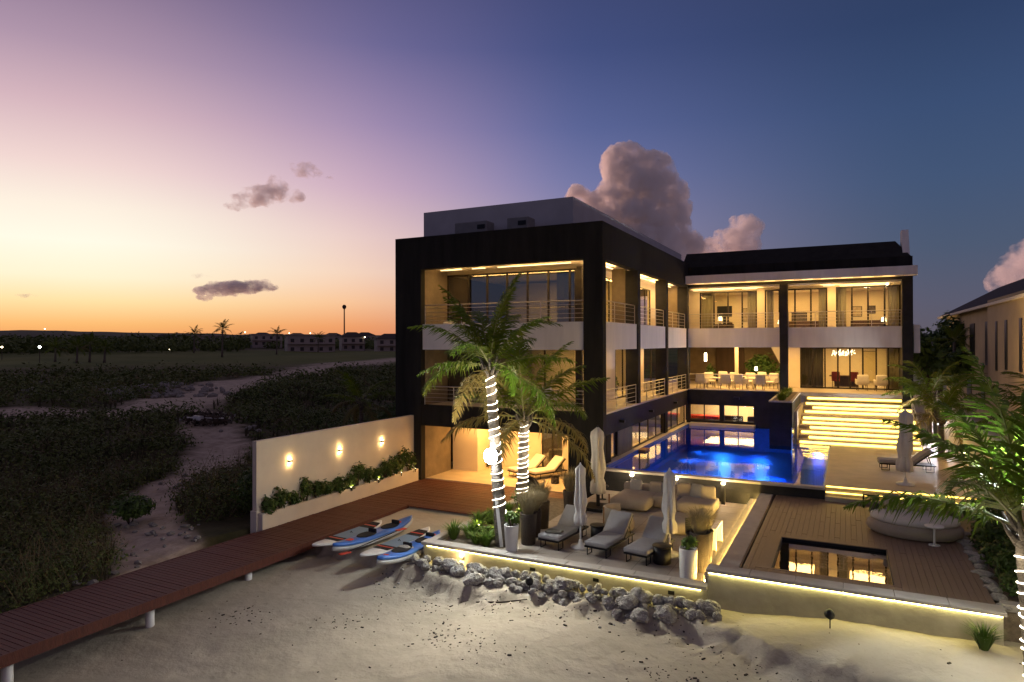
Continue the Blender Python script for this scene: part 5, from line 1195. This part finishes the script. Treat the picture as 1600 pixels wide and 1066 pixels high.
# rubble heaps by the clearing
rr = [rock_mesh(70 + i, 1, .4) for i in range(5)]
M_RUB = mat('pale_rubble', (.26, .235, .21), .95, var=.3, vscale=4, bump=.5)
for me in rr: me.materials[0] = M_RUB
for (cx, cy_, n, sp, lab) in ((-92, 62, 190, 9.0, 'far bank of pale rubble along the edge of the clearing'), (-50, 42, 60, 5.0, 'pale lumps of rubble heaped along the clearing'), (-27.5, 22.5, 30, 2.0, 'loose pale stones beside the sandy track'), (-21.2, 15.2, 40, 1.6, 'pale stones scattered at the end of the lamp wall'), (-19.6, 11.5, 30, 1.3, 'pale stones edging the boardwalk by the scrub')):
    rg = random.Random(int(-cx * 7)); b = MB()
    for i in range(n):
        x = rg.gauss(cx, sp); y = rg.gauss(cy_, sp * .6); s = rg.uniform(.08, .22) * (3.6 if sp > 8 else 2.2 if sp > 4 else 1) * (.8 if sp < 2 else 1)
        if x > -18.9: continue
        me = rr[i % 5]; mx = Matrix.Translation((x, y, gz(x, y) + s * .3)) @ Matrix.Rotation(rg.uniform(0, 6), 4, 'Z') @ Matrix.Diagonal((s, s, s * .8, 1))
        b.add([v.co for v in me.vertices], [tuple(p.vertices) for p in me.polygons], mx)
    o = b.build('rubble', M_RUB); tag(o, lab, 'rubble', kind='stuff')
lg = thing('brush_pile', 'heap of dead brush and planks beside the pale clearing', 'brush pile', (-47, 37.5, gz(-47, 37.5)))
b_ = MB(); rg = random.Random(3); leaf_cluster(b_, (0, 0, .4), 2.4, 1.6, .8, 500, .22, rg); b_.build('dead_branches', M_STEM, lg)
MB().box(-1.5, 1.8, -.9, -.75, .55, .63, Matrix.Rotation(.3, 4, 'Z')).build('plank', M_PLASTW, lg); MB().box(-.6, .3, -1.1, -.8, .4, .75).build('crate', M_PLASTW, lg)

# ------------------------------------------------------------------ distance: golf course trees, houses, mast
def at_px(px, d, z=None):
    v = f_ + r_ * ((px - 800) / 1032); v = Vector((v.x, v.y, 0)).normalized(); x, y = v.x * d, v.y * d
    return Vector((x, y, gz(x, y) if z is None else z))
b_ = MB(); rg = random.Random(8)
for i in range(520):
    px = rg.uniform(-60, 660); d = (rg.choice((300, 340, 390, 460, 560)) if px < 380 else rg.choice((390, 420, 470, 600))) * rg.uniform(.92, 1.1); p = at_px(px, d); h = rg.uniform(3, 7.5) * (.8 if px > 380 else 1) * (1.3 if d > 400 else 1); r = h * rg.uniform(.7, 1.2)
    leaf_cluster(b_, (p.x, p.y, p.z + h * .55), r, r, h * .55, 46, 1.0 * d / 340, rg, .5, .3)
tl = b_.build('treeline', M_SCRUB); tag(tl, 'dark mass of trees along the far side of the golf course', 'trees', kind='stuff')
FP = []
for i, (px, d, h, lab) in enumerate(((347, 230, 8.8, 'tall lone palm silhouetted against the orange sky'), (497, 290, 6, 'far palm standing before the two storey house'), (120, 210, 4.2, 'leftmost palm of the group at the golf course edge'), (140, 215, 5, 'tallest palm of the group at the golf course edge'), (163, 212, 3.8, 'rightmost palm of the group at the golf course edge'), (432, 250, 7.5, 'low palm on the golf course grass'), (303, 260, 6.5, 'small far palm beside the white house'), (86, 220, 3.6, 'far palm near the bright street lamp'))):
    p = at_px(px, d); palm('far_palm', lab, p, p + Vector((.3, 0, h)), .28, .2, 14, 1.35, 700 + i, 'palms on the golf course', elev=(-25, 80), segs=4, boots=False)
M_FARW = mat('far_house_wall', (.36, .31, .28), .9, var=.12, vscale=.4); M_FARR = mat('far_house_roof', (.07, .05, .045), .9); M_FARG = mat('far_house_window', (.02, .02, .025), .3)
def far_house(label, px, d, w, dp, h, roof='hip', storeys=2, dz=0):
    p = at_px(px, d); p.z += dz; vd = Vector((p.x, p.y)).normalized(); hs = thing('far_house', label, 'house', p, math.atan2(vd.y, vd.x) - PI / 2 + .15)
    MB().box(-w / 2, w / 2, 0, dp, -1, h).build('wall', M_FARW, hs)
    o = .6
    if roof == 'hip': MB().add([(-w / 2 - o, -o, h), (w / 2 + o, -o, h), (w / 2 + o, dp + o, h), (-w / 2 - o, dp + o, h), (-w / 5, dp / 2, h + 2.4), (w / 5, dp / 2, h + 2.4)], [(0, 1, 5, 4), (1, 2, 5), (2, 3, 4, 5), (3, 0, 4), (3, 2, 1, 0)]).build('roof', M_FARR, hs)
    else: MB().box(-w / 2 - o, w / 2 + o, -o, dp + o, h, h + .5).build('roof', M_FARW, hs)
    n = max(2, int(w / 3.5)); sh = h / storeys
    for s_ in range(storeys):
        for i in range(n):
            x = -w / 2 + (i + .5) * w / n; MB().box(x - .75, x + .75, -.06, .05, s_ * sh + .7, s_ * sh + 2.3).build('window', M_FARG, hs)
    MB().box(-w / 2, w / 2, -1.6, -.1, sh - .1, sh + .15).build('balcony', M_FARW, hs)
    return hs
far_house('white flat-roofed far house near the horizon', 418, 400, 16, 10, 6.5, 'flat', 2, 1.5)
far_house('far two storey house with open loggias on the golf course', 487, 300, 20, 11, 7.4, 'flat'); far_house('far dark-roofed house joined beside the loggia house', 552, 330, 11, 9, 6.5, 'hip')
far_house('far house half hidden by the villa edge', 612, 300, 13, 10, 6, 'hip'); far_house('low white far house beside the lone tall palm', 325, 360, 12, 9, 6.5, 'flat'); far_house('far house with dark roof behind the treeline', 262, 420, 14, 9, 6, 'hip')
for i, px in enumerate((412, 466, 522, 572)): far_house(('domed far roof above the white flat house', 'dark far roof behind the loggia house', 'dark far roof left of the mast', 'dark far roof right of the mast')[i], px, 520, 14, 12, 7.0, 'hip', 2, 2.5)
p = at_px(538, 400); ms = thing('light_mast', 'tall slender mast with bulbous head on the skyline', 'mast', p)
MB().tube([(0, 0, 0), (0, 0, 24)], [.45, .32], 8).build('pole', M_FARR, ms); MB().lathe([(.4, 23.5), (1.1, 24.4), (1.2, 25.4), (.6, 26.2)], 10).build('head', M_FARR, ms)
M_ST = emit('street_lamp_glow', (1, .8, .5), 9); M_STW = emit('street_lamp_white', (.95, 1, .9), 15)
for i, (px, py, d, r, w) in enumerate(((62, 540, 215, .35, 1), (3, 540, 240, .3, 0), (383, 520, 400, .35, 0), (452, 521, 400, .3, 0), (485, 521, 380, .32, 0), (570, 527, 330, .3, 0), (70, 517, 520, .4, 0), (265, 546, 300, .25, 0))):
    p = at_px(px, d); z = 6.6 - (py - 537) / 1032 * d
    l = thing('street_lamp', ('bright white street lamp at the far edge of the scrub', 'street lamp at the far left edge of the photo', 'street lamp left of the white flat house', 'street lamp between the first far roofs', 'street lamp above the loggia house', 'street lamp right of the loggia house', 'faint lamp on the far hillside at left', 'low lamp near the golf course centre')[i], 'street lamp', p)
    hgt = max(1.0, z - p.z); MB().tube([(0, 0, -1), (0, 0, hgt)], .1, 6).build('pole', M_FARR, l); bm_ = MB().lathe([(.02, hgt - r), (r * .8, hgt - r * .5), (r, hgt), (r * .8, hgt + r * .5), (.02, hgt + r)], 8); bm_.build('lamp_head', M_STW if w else M_ST, l, True)

# ------------------------------------------------------------------ neighbour and trees at right
nb = thing('neighbour_house', 'cream neighbouring house with dark tiled hip roof and tall windows', 'house', (12, 70, 0), world=True)
M_NW = mat('ochre_render', (.5, .38, .22), .9, var=.12, vscale=.4); M_TILE = mat('dark_roof_tile', (.035, .022, .02), .8, var=.3, vscale=3, bump=.5, bscale=8)
MB().box(11, 22, 52, 96, -1, 9.7).box(10.4, 11, 52, 66, -1, 10.0).build('wall', M_NW, nb)
MB().add([(10.2, 51, 9.7), (23, 51, 9.7), (23, 97, 9.7), (10.2, 97, 9.7), (15, 58, 12.6), (15, 88, 12.6)], [(0, 1, 4), (1, 2, 5, 4), (2, 3, 5), (3, 0, 4, 5), (3, 2, 1, 0)]).build('roof', M_TILE, nb)
MB().box(10.15, 10.4, 51, 97, 9.5, 9.72).build('eaves', M_CREAM, nb)
MB().box(11.9, 13.2, 53, 54.3, 10.2, 12.4).build('chimney', M_ROOFWH, nb)
for y, w, z0, z1 in ((54, .7, 4.6, 8.2), (58.5, .7, 4.6, 8.2), (62, .6, 4.4, 8.2)): MB().box(10.34, 10.42, y, y + w, z0, z1).build('window', M_FARG, nb)
for y, w, z0, z1 in ((68, 2.6, 4.6, 8.4), (76, 2.6, 4.6, 8.4), (87, .8, 4.8, 8.2), (90.5, .8, 4.8, 8.2), (67, 2.2, .8, 3.2), (71, 1.6, .8, 3.2), (78, 2.5, .8, 3.2), (92, 1, 1, 3)): MB().box(10.93, 11.02, y, y + w, z0, z1).build('window', M_FARG, nb)
lamp('wall_fill_light', 'POINT', (9.0, 92, 6), 500, WARMW, nb, .2); lamp('wall_fill_light', 'POINT', (8.0, 50.0, 6.0), 900, WARMW, nb, .2)  # added lights without fixtures, there to brighten the house wall
def tree(label, loc, h, r, n, seed, ls=.35):
    rg = random.Random(seed); t = thing('broadleaf_tree', label, 'tree', loc); b = MB()
    for k in range(7):
        a = rg.uniform(0, 6.28); q = rg.uniform(.2, .75) * r; leaf_cluster(b, (math.cos(a) * q, math.sin(a) * q, h * rg.uniform(.5, .9)), r * rg.uniform(.4, .6), r * rg.uniform(.4, .6), h * rg.uniform(.14, .24), n // 7, ls, rg, .4)
    b.build('crown', M_LEAF, t); tb_ = MB(); tb_.tube([(0, 0, -.5), (.1, 0, h * .35), (0, .1, h * .6)], [.28, .2, .12], 8)
    for k in range(5): a = k * 1.3; tb_.tube([(0, 0, h * .35), (math.cos(a) * r * .4, math.sin(a) * r * .4, h * .65)], [.12, .04], 6)
    tb_.build('trunk', M_STEM, t)
tree('dark broadleaf tree between the villa and the neighbouring house', (9.0, 84, 0), 9.2, 4.2, 2600, 1); tree('second dark tree behind the villa end pier', (6.6, 70, 0), 8.4, 3.2, 2200, 2)
palm('far_palm', 'slim palm in front of the neighbouring house windows', (9.6, 78, 0), (9.6, 78, 6.6), .2, .14, 12, .9, 91, elev=(-20, 75), segs=4, boots=False)

# ------------------------------------------------------------------ furnishings seen through the glass
M_CURT = mat('curtain_linen', (.50, .44, .30), .95, var=.05, vscale=6, trans=.25); M_BEDW = mat('bed_linen', (.62, .55, .46), .95); M_ORNG = mat('orange_throw', (.5, .2, .06), .9)
def curtain(label, x0, x1, y, z0, z1):
    n = max(6, int((x1 - x0) * 26)); vs = []
    for i in range(n + 1):
        x = x0 + (x1 - x0) * i / n; yy = y + .05 * math.sin(i * 1.9) + .02 * math.sin(i * .7)
        vs += [(x, yy, z0), (x, yy, z1)]
    o = MB().add(vs, [(2 * i, 2 * i + 2, 2 * i + 3, 2 * i + 1) for i in range(n)]).build('curtain', M_CURT, None, True)
    md = o.modifiers.new('thick', 'SOLIDIFY'); md.thickness = .015
    return tag(o, label, 'curtain', 'curtains inside the villa windows')
F2 = 6.9
for a, b, lab in ((-8.7, -8.0, 'linen curtain at the left edge of the first bedroom window'), (-5.75, -5.2, 'linen curtain at the right edge of the first bedroom window'), (-4.55, -4.15, 'linen curtain at the left edge of the middle bedroom window'), (-1.5, -1.05, 'linen curtain at the right edge of the middle bedroom window'), (-.45, .05, 'linen curtain at the left edge of the last bedroom window'), (2.3, 2.88, 'linen curtain at the right edge of the last bedroom window')):
    curtain(lab, a, b, 45.85, F2, 10.0)
curtain('linen curtain at the right edge of the living room glazing', 2.3, 2.95, 47.65, ST, 6.28)
curtain('dark drawn curtain at the left edge of the living room glazing', -2.6, -1.3, 47.7, ST, 6.28).data.materials[0] = mat('dark_curtain', (.12, .10, .06), .95)
curtain('pale curtain inside the front upper lounge window', -12.5, -11.5, 29.6, 6.7, 10.05)
def bed(label, loc, rz):
    t = thing('bed', label, 'bed', loc, rz)
    MB().cushion(0, 0, .42, 1.8, 2.1, .35, .1, 6).build('mattress', M_BEDW, t, True, True); MB().bbox(-.95, .95, -1.1, 1.1, .1, .28, .02).build('bed_frame', M_WOODD, t); MB().bbox(-1.0, 1.0, 1.06, 1.16, .1, 1.2, .02).build('headboard', M_FABD, t)
    MB().cushion(0, -.6, .56, 1.84, .7, .12, .05, 5).build('throw', M_ORNG, t, True, True)
    for sx in (-.45, .45): MB().cushion(sx, .8, .68, .7, .4, .18, .08, 5).build('pillow', M_BEDW, t, True, True)
bed('bed with orange throw in the first bedroom', (-6.2, 48.6, F2), rad(90)); bed('bed in the middle bedroom', (-2.6, 49.0, F2), 0); bed('bed in the last bedroom', (1.3, 49.0, F2), 0)
def picture(label, x, y, z, w, h, m_):
    t = thing('picture', label, 'picture', (x, y, z)); MB().box(-w / 2, w / 2, -.03, 0, -h / 2, h / 2).build('frame', M_FRAME, t); MB().box(-w / 2 + .04, w / 2 - .04, -.036, -.031, -h / 2 + .04, h / 2 - .04).build('canvas', m_, t)
picture('framed picture above the bed in the first bedroom', -6.2, 50.49, 8.6, 1.1, 1.0, mat('canvas_beige', (.45, .38, .28), .9, var=.3, vscale=6)); picture('left framed picture in the last bedroom', .7, 50.49, 8.7, .6, .7, mat('canvas_beige', (.4, .3, .2))); picture('right framed picture in the last bedroom', 1.55, 50.49, 8.8, .5, .55, mat('canvas_dark', (.12, .1, .08), .9, var=.4, vscale=8)); picture('dark wall art in the middle bedroom', -2.9, 50.49, 8.3, 1.0, .8, MATS['canvas_dark'])
tv = thing('television', 'black television on a dark cabinet in the first bedroom', 'television', (-7.5, 47.6, F2)); MB().box(-.5, .5, -.05, .05, 1.5, 2.25).build('screen', M_DARKM, tv); MB().bbox(-.6, .6, -.25, .25, 0, 1.0, .02).build('cabinet', M_WOODD, tv); MB().box(-.1, .1, -.05, .05, 1.0, 1.5).build('stand', M_DARKM, tv)
def tlamp(label, loc, h=.5, e=8):
    t = thing('table_lamp', label, 'lamp', loc, group='lamps lit inside the villa'); MB().lathe([(.09, 0), (.1, .02), (.03, .05), (.025, h * .55)], 12).build('base', M_WOODD, t, True); MB().lathe([(.15, h * .5), (.11, h)], 16, cap=False).build('shade', emit('lamp_shade_glow', (1, .78, .45), 6), t, True); lamp('bulb', 'POINT', (0, 0, h + .05), e, WARM, t, .06)
tlamp('glowing table lamp on the cabinet in the first bedroom', (-7.75, 47.3, F2 + 1.0)); tlamp('glowing bedside lamp in the middle bedroom', (-4.0, 48.6, F2 + .75)); tlamp('glowing lamp in the front upper lounge', (-13.0, 31.5, 6.68 + .8), e=6); tlamp('glowing lamp behind the last bedroom curtain', (2.1, 46.6, F2 + .75), e=5)
tlamp('small glowing lamp on the front loggia floor', (-17.6, 27.6, 6.68), .35, 3); tlamp('globe lamp in the mid-level front window', (-11.6, 30.3, 4.4), .35, 8)
for (x, y, z, h, lab) in ((-4.0, 48.6, F2, .75, 'small dark bedside table in the middle bedroom'), (-13.0, 31.5, 6.68, .8, 'small dark lamp table in the front upper lounge'), (2.1, 46.6, F2, .75, 'small dark lamp table in the last bedroom'), (-11.6, 30.3, ST, .78, 'small dark lamp table in the mid-level front room')): rtable(lab, (x, y, z), .3, h, M_WOODD, name='lamp_table', group='lamp tables inside the villa')
# dining terrace
def lchair():
    t = thing('lounge_chair', '', 'chair')
    MB().cushion(0, 0, .42, .62, .6, .14, .06, 5).build('seat', M_FABW, t, True, True)
    MB().cushion(0, .3, .72, .62, .14, .56, .06, 5).build('backrest', M_FABW, t, True, True)
    for sx in (-1, 1):
        MB().cushion(sx * .33, .02, .56, .07, .56, .3, .03, 4).build('armrest', M_FABW, t, True, True)
        for sy in (-1, 1): MB().tube([(sx * .27, sy * .25, 0), (sx * .25, sy * .23, .36)], .018, 5).build('leg', M_WOODD, t)
    return t
lc = lchair(); lc['group'] = 'chairs on the dining terrace'
spots = [(-8.4, 44.3, 2.9), (-7.0, 44.4, 3.4), (-6.0, 44.5, 2.7), (-4.9, 44.4, 3.5), (-8.2, 45.8, .4), (-6.8, 46.2, -.3), (-5.6, 46.1, .2), (-4.3, 46.0, -.4), (-7.6, 48.0, 3.0), (-5.0, 48.2, 2.8)]
labs = ['first cream chair at the left end of the dining terrace rail', 'second cream chair along the dining terrace rail', 'third cream chair along the dining terrace rail', 'fourth cream chair along the dining terrace rail by the column', 'cream chair behind the first rail chair', 'cream chair behind the second rail chair', 'cream chair behind the third rail chair', 'cream chair behind the fourth rail chair', 'cream chair deep in the dining room at left', 'cream chair deep in the dining room at right']
for i, ((x, y, r), lab) in enumerate(zip(spots, labs)):
    if i == 0: lc.location = (x, y, ST); lc.rotation_euler.z = r; lc['label'] = lab
    else: dup(lc, (x, y, ST), r, lab)
for i, (x, y) in enumerate(((-7.7, 45.1), (-5.4, 45.3), (-6.4, 47.4))): rtable(('round cream table between the left dining chairs', 'round cream table between the right dining chairs', 'round cream table deep in the dining room')[i], (x, y, ST + .004), .42, .7, M_CREAM, name='dining_table')
for i, (x, y) in enumerate(((.9, 46.5), (1.9, 46.4))):
    c = dup(lc, (x, y, ST), 3.3, ('white chair left of two outside the living room glazing', 'white chair right of two outside the living room glazing')[i]); c['group'] = 'chairs outside the living room'
for i, (x, y, r) in enumerate(((-17.6, 28.0, 3.6), (-16.4, 28.1, 2.8))):
    c = dup(lc, (x, y, 6.68), r, ('white chair at the stone wall end of the upper loggia', 'white chair nearer the middle of the upper loggia')[i]); c['group'] = 'chairs on the upper loggia'
c = dup(lc, (-12.2, 27.9, ST), 3.0, 'white chair on the mid-level front loggia'); c['group'] = 'chairs on the mid-level loggia'
def pendant(label, x, y, z, h, e):
    t = thing('pendant_lamp', label, 'pendant lamp', (x, y, z)); MB().lathe([(.07, -h), (.085, -h + .02), (.085, 0), (.06, .02)], 14).build('shade', emit('pendant_glow', (1, .78, .45), 14), t, True); MB().tube([(0, 0, .02), (0, 0, 6.36 - z)], .01).build('cord', M_DARKM, t)
pendant('tall glowing pendant lamp at the left of the dining terrace', -8.5, 46.0, 5.9, .55, 10); pendant('small glowing pendant lamp before the plant wall', -5.6, 49, 4.9, .25, 5)
for i, x in enumerate((-.45, .2)):
    t = thing('chandelier', ('left sparkling chandelier in the living room', 'right sparkling chandelier in the living room')[i], 'chandelier', (x, 50.0, 5.95)); b = MB(); rg = random.Random(i)
    for k in range(60):
        a = rg.uniform(0, 6.28); r = .4 * math.sqrt(rg.random()); z = rg.uniform(-.26, .1) + .25 * (.4 - r); b.lathe([(.005, z - .035), (.028, z), (.005, z + .035)], 6, math.cos(a) * r, math.sin(a) * r)
    o = b.build('crystals', emit('crystal_glow', (1, .80, .5), 5), t); o['kind'] = 'stuff'; MB().tube([(0, 0, .05), (0, 0, .42)], .015).build('cord', M_DARKM, t)
dt_ = thing('dining_table', 'dark dining table with red chairs in the living room', 'table', (.0, 50.0, ST + .01)); MB().bbox(-1.0, 1.0, -.5, .5, .7, .76, .01).build('table_top', M_WOODD, dt_); MB().box(-.7, .7, -.1, .1, 0, .7).build('pedestal', M_WOODD, dt_)
M_REDF = mat('dark_red_fabric', (.18, .02, .015), .9)
for i, (x, y, r) in enumerate(((-.6, 49.1, PI), (.5, 49.1, PI))):
    t = thing('red_chair', ('red dining chair left of two in the living room', 'red dining chair right of two in the living room')[i], 'chair', (x, y, ST + .01), r, 'red dining chairs'); MB().cushion(0, 0, .46, .5, .5, .1, .04, 4).build('seat', M_REDF, t, True, True); MB().cushion(0, .24, .78, .5, .08, .55, .035, 4).build('backrest', M_REDF, t, True, True)
    for sx in (-1, 1):
        for sy in (-1, 1): MB().tube([(sx * .2, sy * .2, 0), (sx * .2, sy * .2, .42)], .018).build('leg', M_WOODD, t)
picture('pale framed door-like panel on the living room wall', 1.5, 52.98, 4.9, .8, 2.2, mat('canvas_pale', (.6, .5, .3), .9))
# plant wall and big indoor plants
shrub('tall dense green planting behind the dining terrace', (-5.7, 51.0, ST), 1.1, 1.15, 1500, .16, mat('indoor_leaf', (.04, .10, .02), .5, color2=(.09, .18, .04), vscale=2, trans=.2), 801, name='indoor_planting', cat='plant', ry=.6)
for i, (x, y, s) in enumerate(((-8.8, 49.5, .5), (-3.85, 48.0, .45), (-10.2, 41.2, .4), (-12.0, 36.5, .5))):
    shrub(('leafy indoor plant at the left of the dining room', 'leafy indoor plant beside the dining divider', 'leafy plant on the mid-level side gallery', 'leafy plant behind the side gallery glazing')[i], (x, y, ST), s, .8, 260, .13, MATS['indoor_leaf'], 810 + i, name='indoor_plant', cat='plant')
# games room
bt = thing('billiard_table', 'red-topped billiard table behind the pool window', 'billiard table', (-8.5, 45.6, .35)); MB().bbox(-1.1, 1.1, -.6, .6, .95, 1.2, .02).build('rail_frame', M_WOODD, bt); MB().box(-1.0, 1.0, -.5, .5, 1.19, 1.38).build('red_cover', mat('red_cloth', (.6, .03, .02), .9), bt)
for sx in (-1, 1):
    for sy in (-1, 1): MB().box(sx * .95 - .07, sx * .95 + .07, sy * .45 - .07, sy * .45 + .07, 0, .95).build('leg', M_WOODD, bt)
for i, (x, w) in enumerate(((-6.6, 1.3), (-5.2, 1.0))):
    t = thing('brown_sofa', ('brown sofa left of two behind the pool window', 'brown sofa right of two behind the pool window')[i], 'sofa', (x, 45.4, .35)); MB().cushion(0, 0, .75, w, .9, .5, .12, 6).build('seat', M_FABD, t, True, True); MB().cushion(0, -.35, 1.15, w, .25, .7, .1, 6).build('backrest', M_FABD, t, True, True); MB().box(-w / 2 + .1, w / 2 - .1, -.4, .4, 0, .55).build('base', M_WOODD, t)
gl = thing('billiard_lamp', 'dark hanging lamp above the billiard table', 'pendant lamp', (-8.4, 46, 2.45)); MB().lathe([(.05, .1), (.22, 0), (.2, -.01)], 14).build('shade', M_DARKM, gl, True); MB().tube([(0, 0, .1), (0, 0, .28)], .01).build('cord', M_DARKM, gl)

# ------------------------------------------------------------------ clouds (real volumes far away)
def cloud(label, lumps, dens, nscale, seed, thr=.42, alb=(.995, .985, .985), vox=9):
    bm = bmesh.new(); c0 = Vector(lumps[0][0])
    for p, r in lumps:
        q = Vector(p) - c0
        bmesh.ops.create_icosphere(bm, subdivisions=2, radius=1, matrix=Matrix.Translation(q) @ Matrix.Diagonal((r[0], r[1], r[2], 1)))
    me = bpy.data.meshes.new('cloud'); bm.to_mesh(me); bm.free()
    o = obj('cloud', me); o.location = c0; tag(o, label, 'cloud')
    rm = o.modifiers.new('join', 'REMESH'); rm.mode = 'VOXEL'; rm.voxel_size = vox
    for k, (s, st) in enumerate(((vox * 16, vox * 7), (vox * 6, vox * 5), (vox * 2.5, vox * 2.2))):
        tx = bpy.data.textures.new('puff', 'CLOUDS'); tx.noise_scale = s; tx.noise_depth = 4
        dm = o.modifiers.new('puff', 'DISPLACE'); dm.texture = tx; dm.strength = st; dm.mid_level = .5; dm.texture_coords = 'LOCAL'
    mt = bpy.data.materials.new('cloud_vapour'); mt.use_nodes = True; t = mt.node_tree; t.nodes.clear()
    pv = t.nodes.new('ShaderNodeVolumePrincipled'); pv.inputs['Color'].default_value = alb + (1,); pv.inputs['Density'].default_value = dens; pv.inputs['Anisotropy'].default_value = .0
    ou = t.nodes.new('ShaderNodeOutputMaterial'); t.links.new(pv.outputs[0], ou.inputs['Volume'])
    co = t.nodes.new('ShaderNodeTexCoord'); nz = t.nodes.new('ShaderNodeTexNoise'); nz.inputs['Scale'].default_value = nscale / (vox * 14); nz.inputs['Detail'].default_value = 5; nz.inputs['Roughness'].default_value = .62
    t.links.new(co.outputs['Object'], nz.inputs['Vector']); mr = t.nodes.new('ShaderNodeMapRange'); mr.interpolation_type = 'SMOOTHSTEP'; mr.inputs[1].default_value = thr; mr.inputs[2].default_value = thr + .24; mr.inputs[3].default_value = 0; mr.inputs[4].default_value = dens
    t.links.new(nz.outputs['Fac'], mr.inputs[0]); t.links.new(mr.outputs[0], pv.inputs['Density'])
    me.materials.append(mt); mt.cycles.volume_sampling = 'MULTIPLE_IMPORTANCE'
    return o
def sky_pt(px, py, d): return (f_ + r_ * ((px - 800) / 1032) - u_ * ((py - 533) / 1032)) * d + Vector((0, 0, 6.6))
D = 6000; K_ = D / 1032
def lump(px, py, r, ry=None, dd=0): return (sky_pt(px, py, D + dd), (r * K_, r * K_, (ry or r) * K_))
cloud('tall pink-grey cumulus cloud rising behind the villa roof', [lump(995, 300, 55), lump(975, 262, 40), lump(1020, 275, 40), lump(1045, 305, 32), lump(960, 310, 35), lump(1000, 350, 60), lump(1040, 350, 42), lump(905, 308, 22), lump(930, 320, 25), lump(1005, 400, 70), lump(950, 360, 45), lump(1075, 385, 28), lump(1060, 330, 24)], .03, 1, 1, thr=.37)
cloud('smaller dark cloud tower right of the big cumulus', [lump(1165, 360, 26), lump(1150, 350, 14), lump(1182, 352, 14), lump(1140, 378, 26), lump(1110, 385, 16), lump(1160, 385, 30), lump(1085, 388, 16)], .03, 1, 2, thr=.40)
cloud('pale cloud bank at the right edge above the neighbour', [lump(1590, 420, 30), lump(1610, 400, 30), lump(1570, 430, 22), lump(1620, 430, 40), lump(1555, 445, 14)], .012, 1, 3, thr=.40)
cloud('broken mauve cloud in the middle of the pink sky', [lump(412, 305, 38, 15), lump(385, 312, 26, 12), lump(435, 293, 20, 14), lump(460, 308, 18, 11), lump(432, 280, 12, 8), lump(362, 322, 14, 6)], .016, 1, 4, thr=.43, vox=9)
cloud('small mauve cloud above the broken cloud', [lump(478, 265, 24, 11), lump(495, 273, 14, 6), lump(515, 279, 10, 3), lump(458, 262, 12, 7)], .013, 1, 5, thr=.45, vox=8)
cloud('flat brown cloud low over the sunset horizon', [lump(362, 450, 46, 11), lump(400, 447, 26, 9), lump(325, 454, 26, 8), lump(415, 450, 20, 4), lump(318, 464, 12, 4)], .016, 1.4, 6, thr=.36, vox=9)
cloud('thin wisp of cloud above the flat brown cloud', [lump(313, 430, 14, 3), lump(325, 432, 8, 2)], .003, 1, 7, vox=6)
cloud('tiny cloud streak low at the left horizon', [lump(43, 461, 14, 2), lump(30, 461, 8, 1.6)], .006, 1, 8, vox=6)
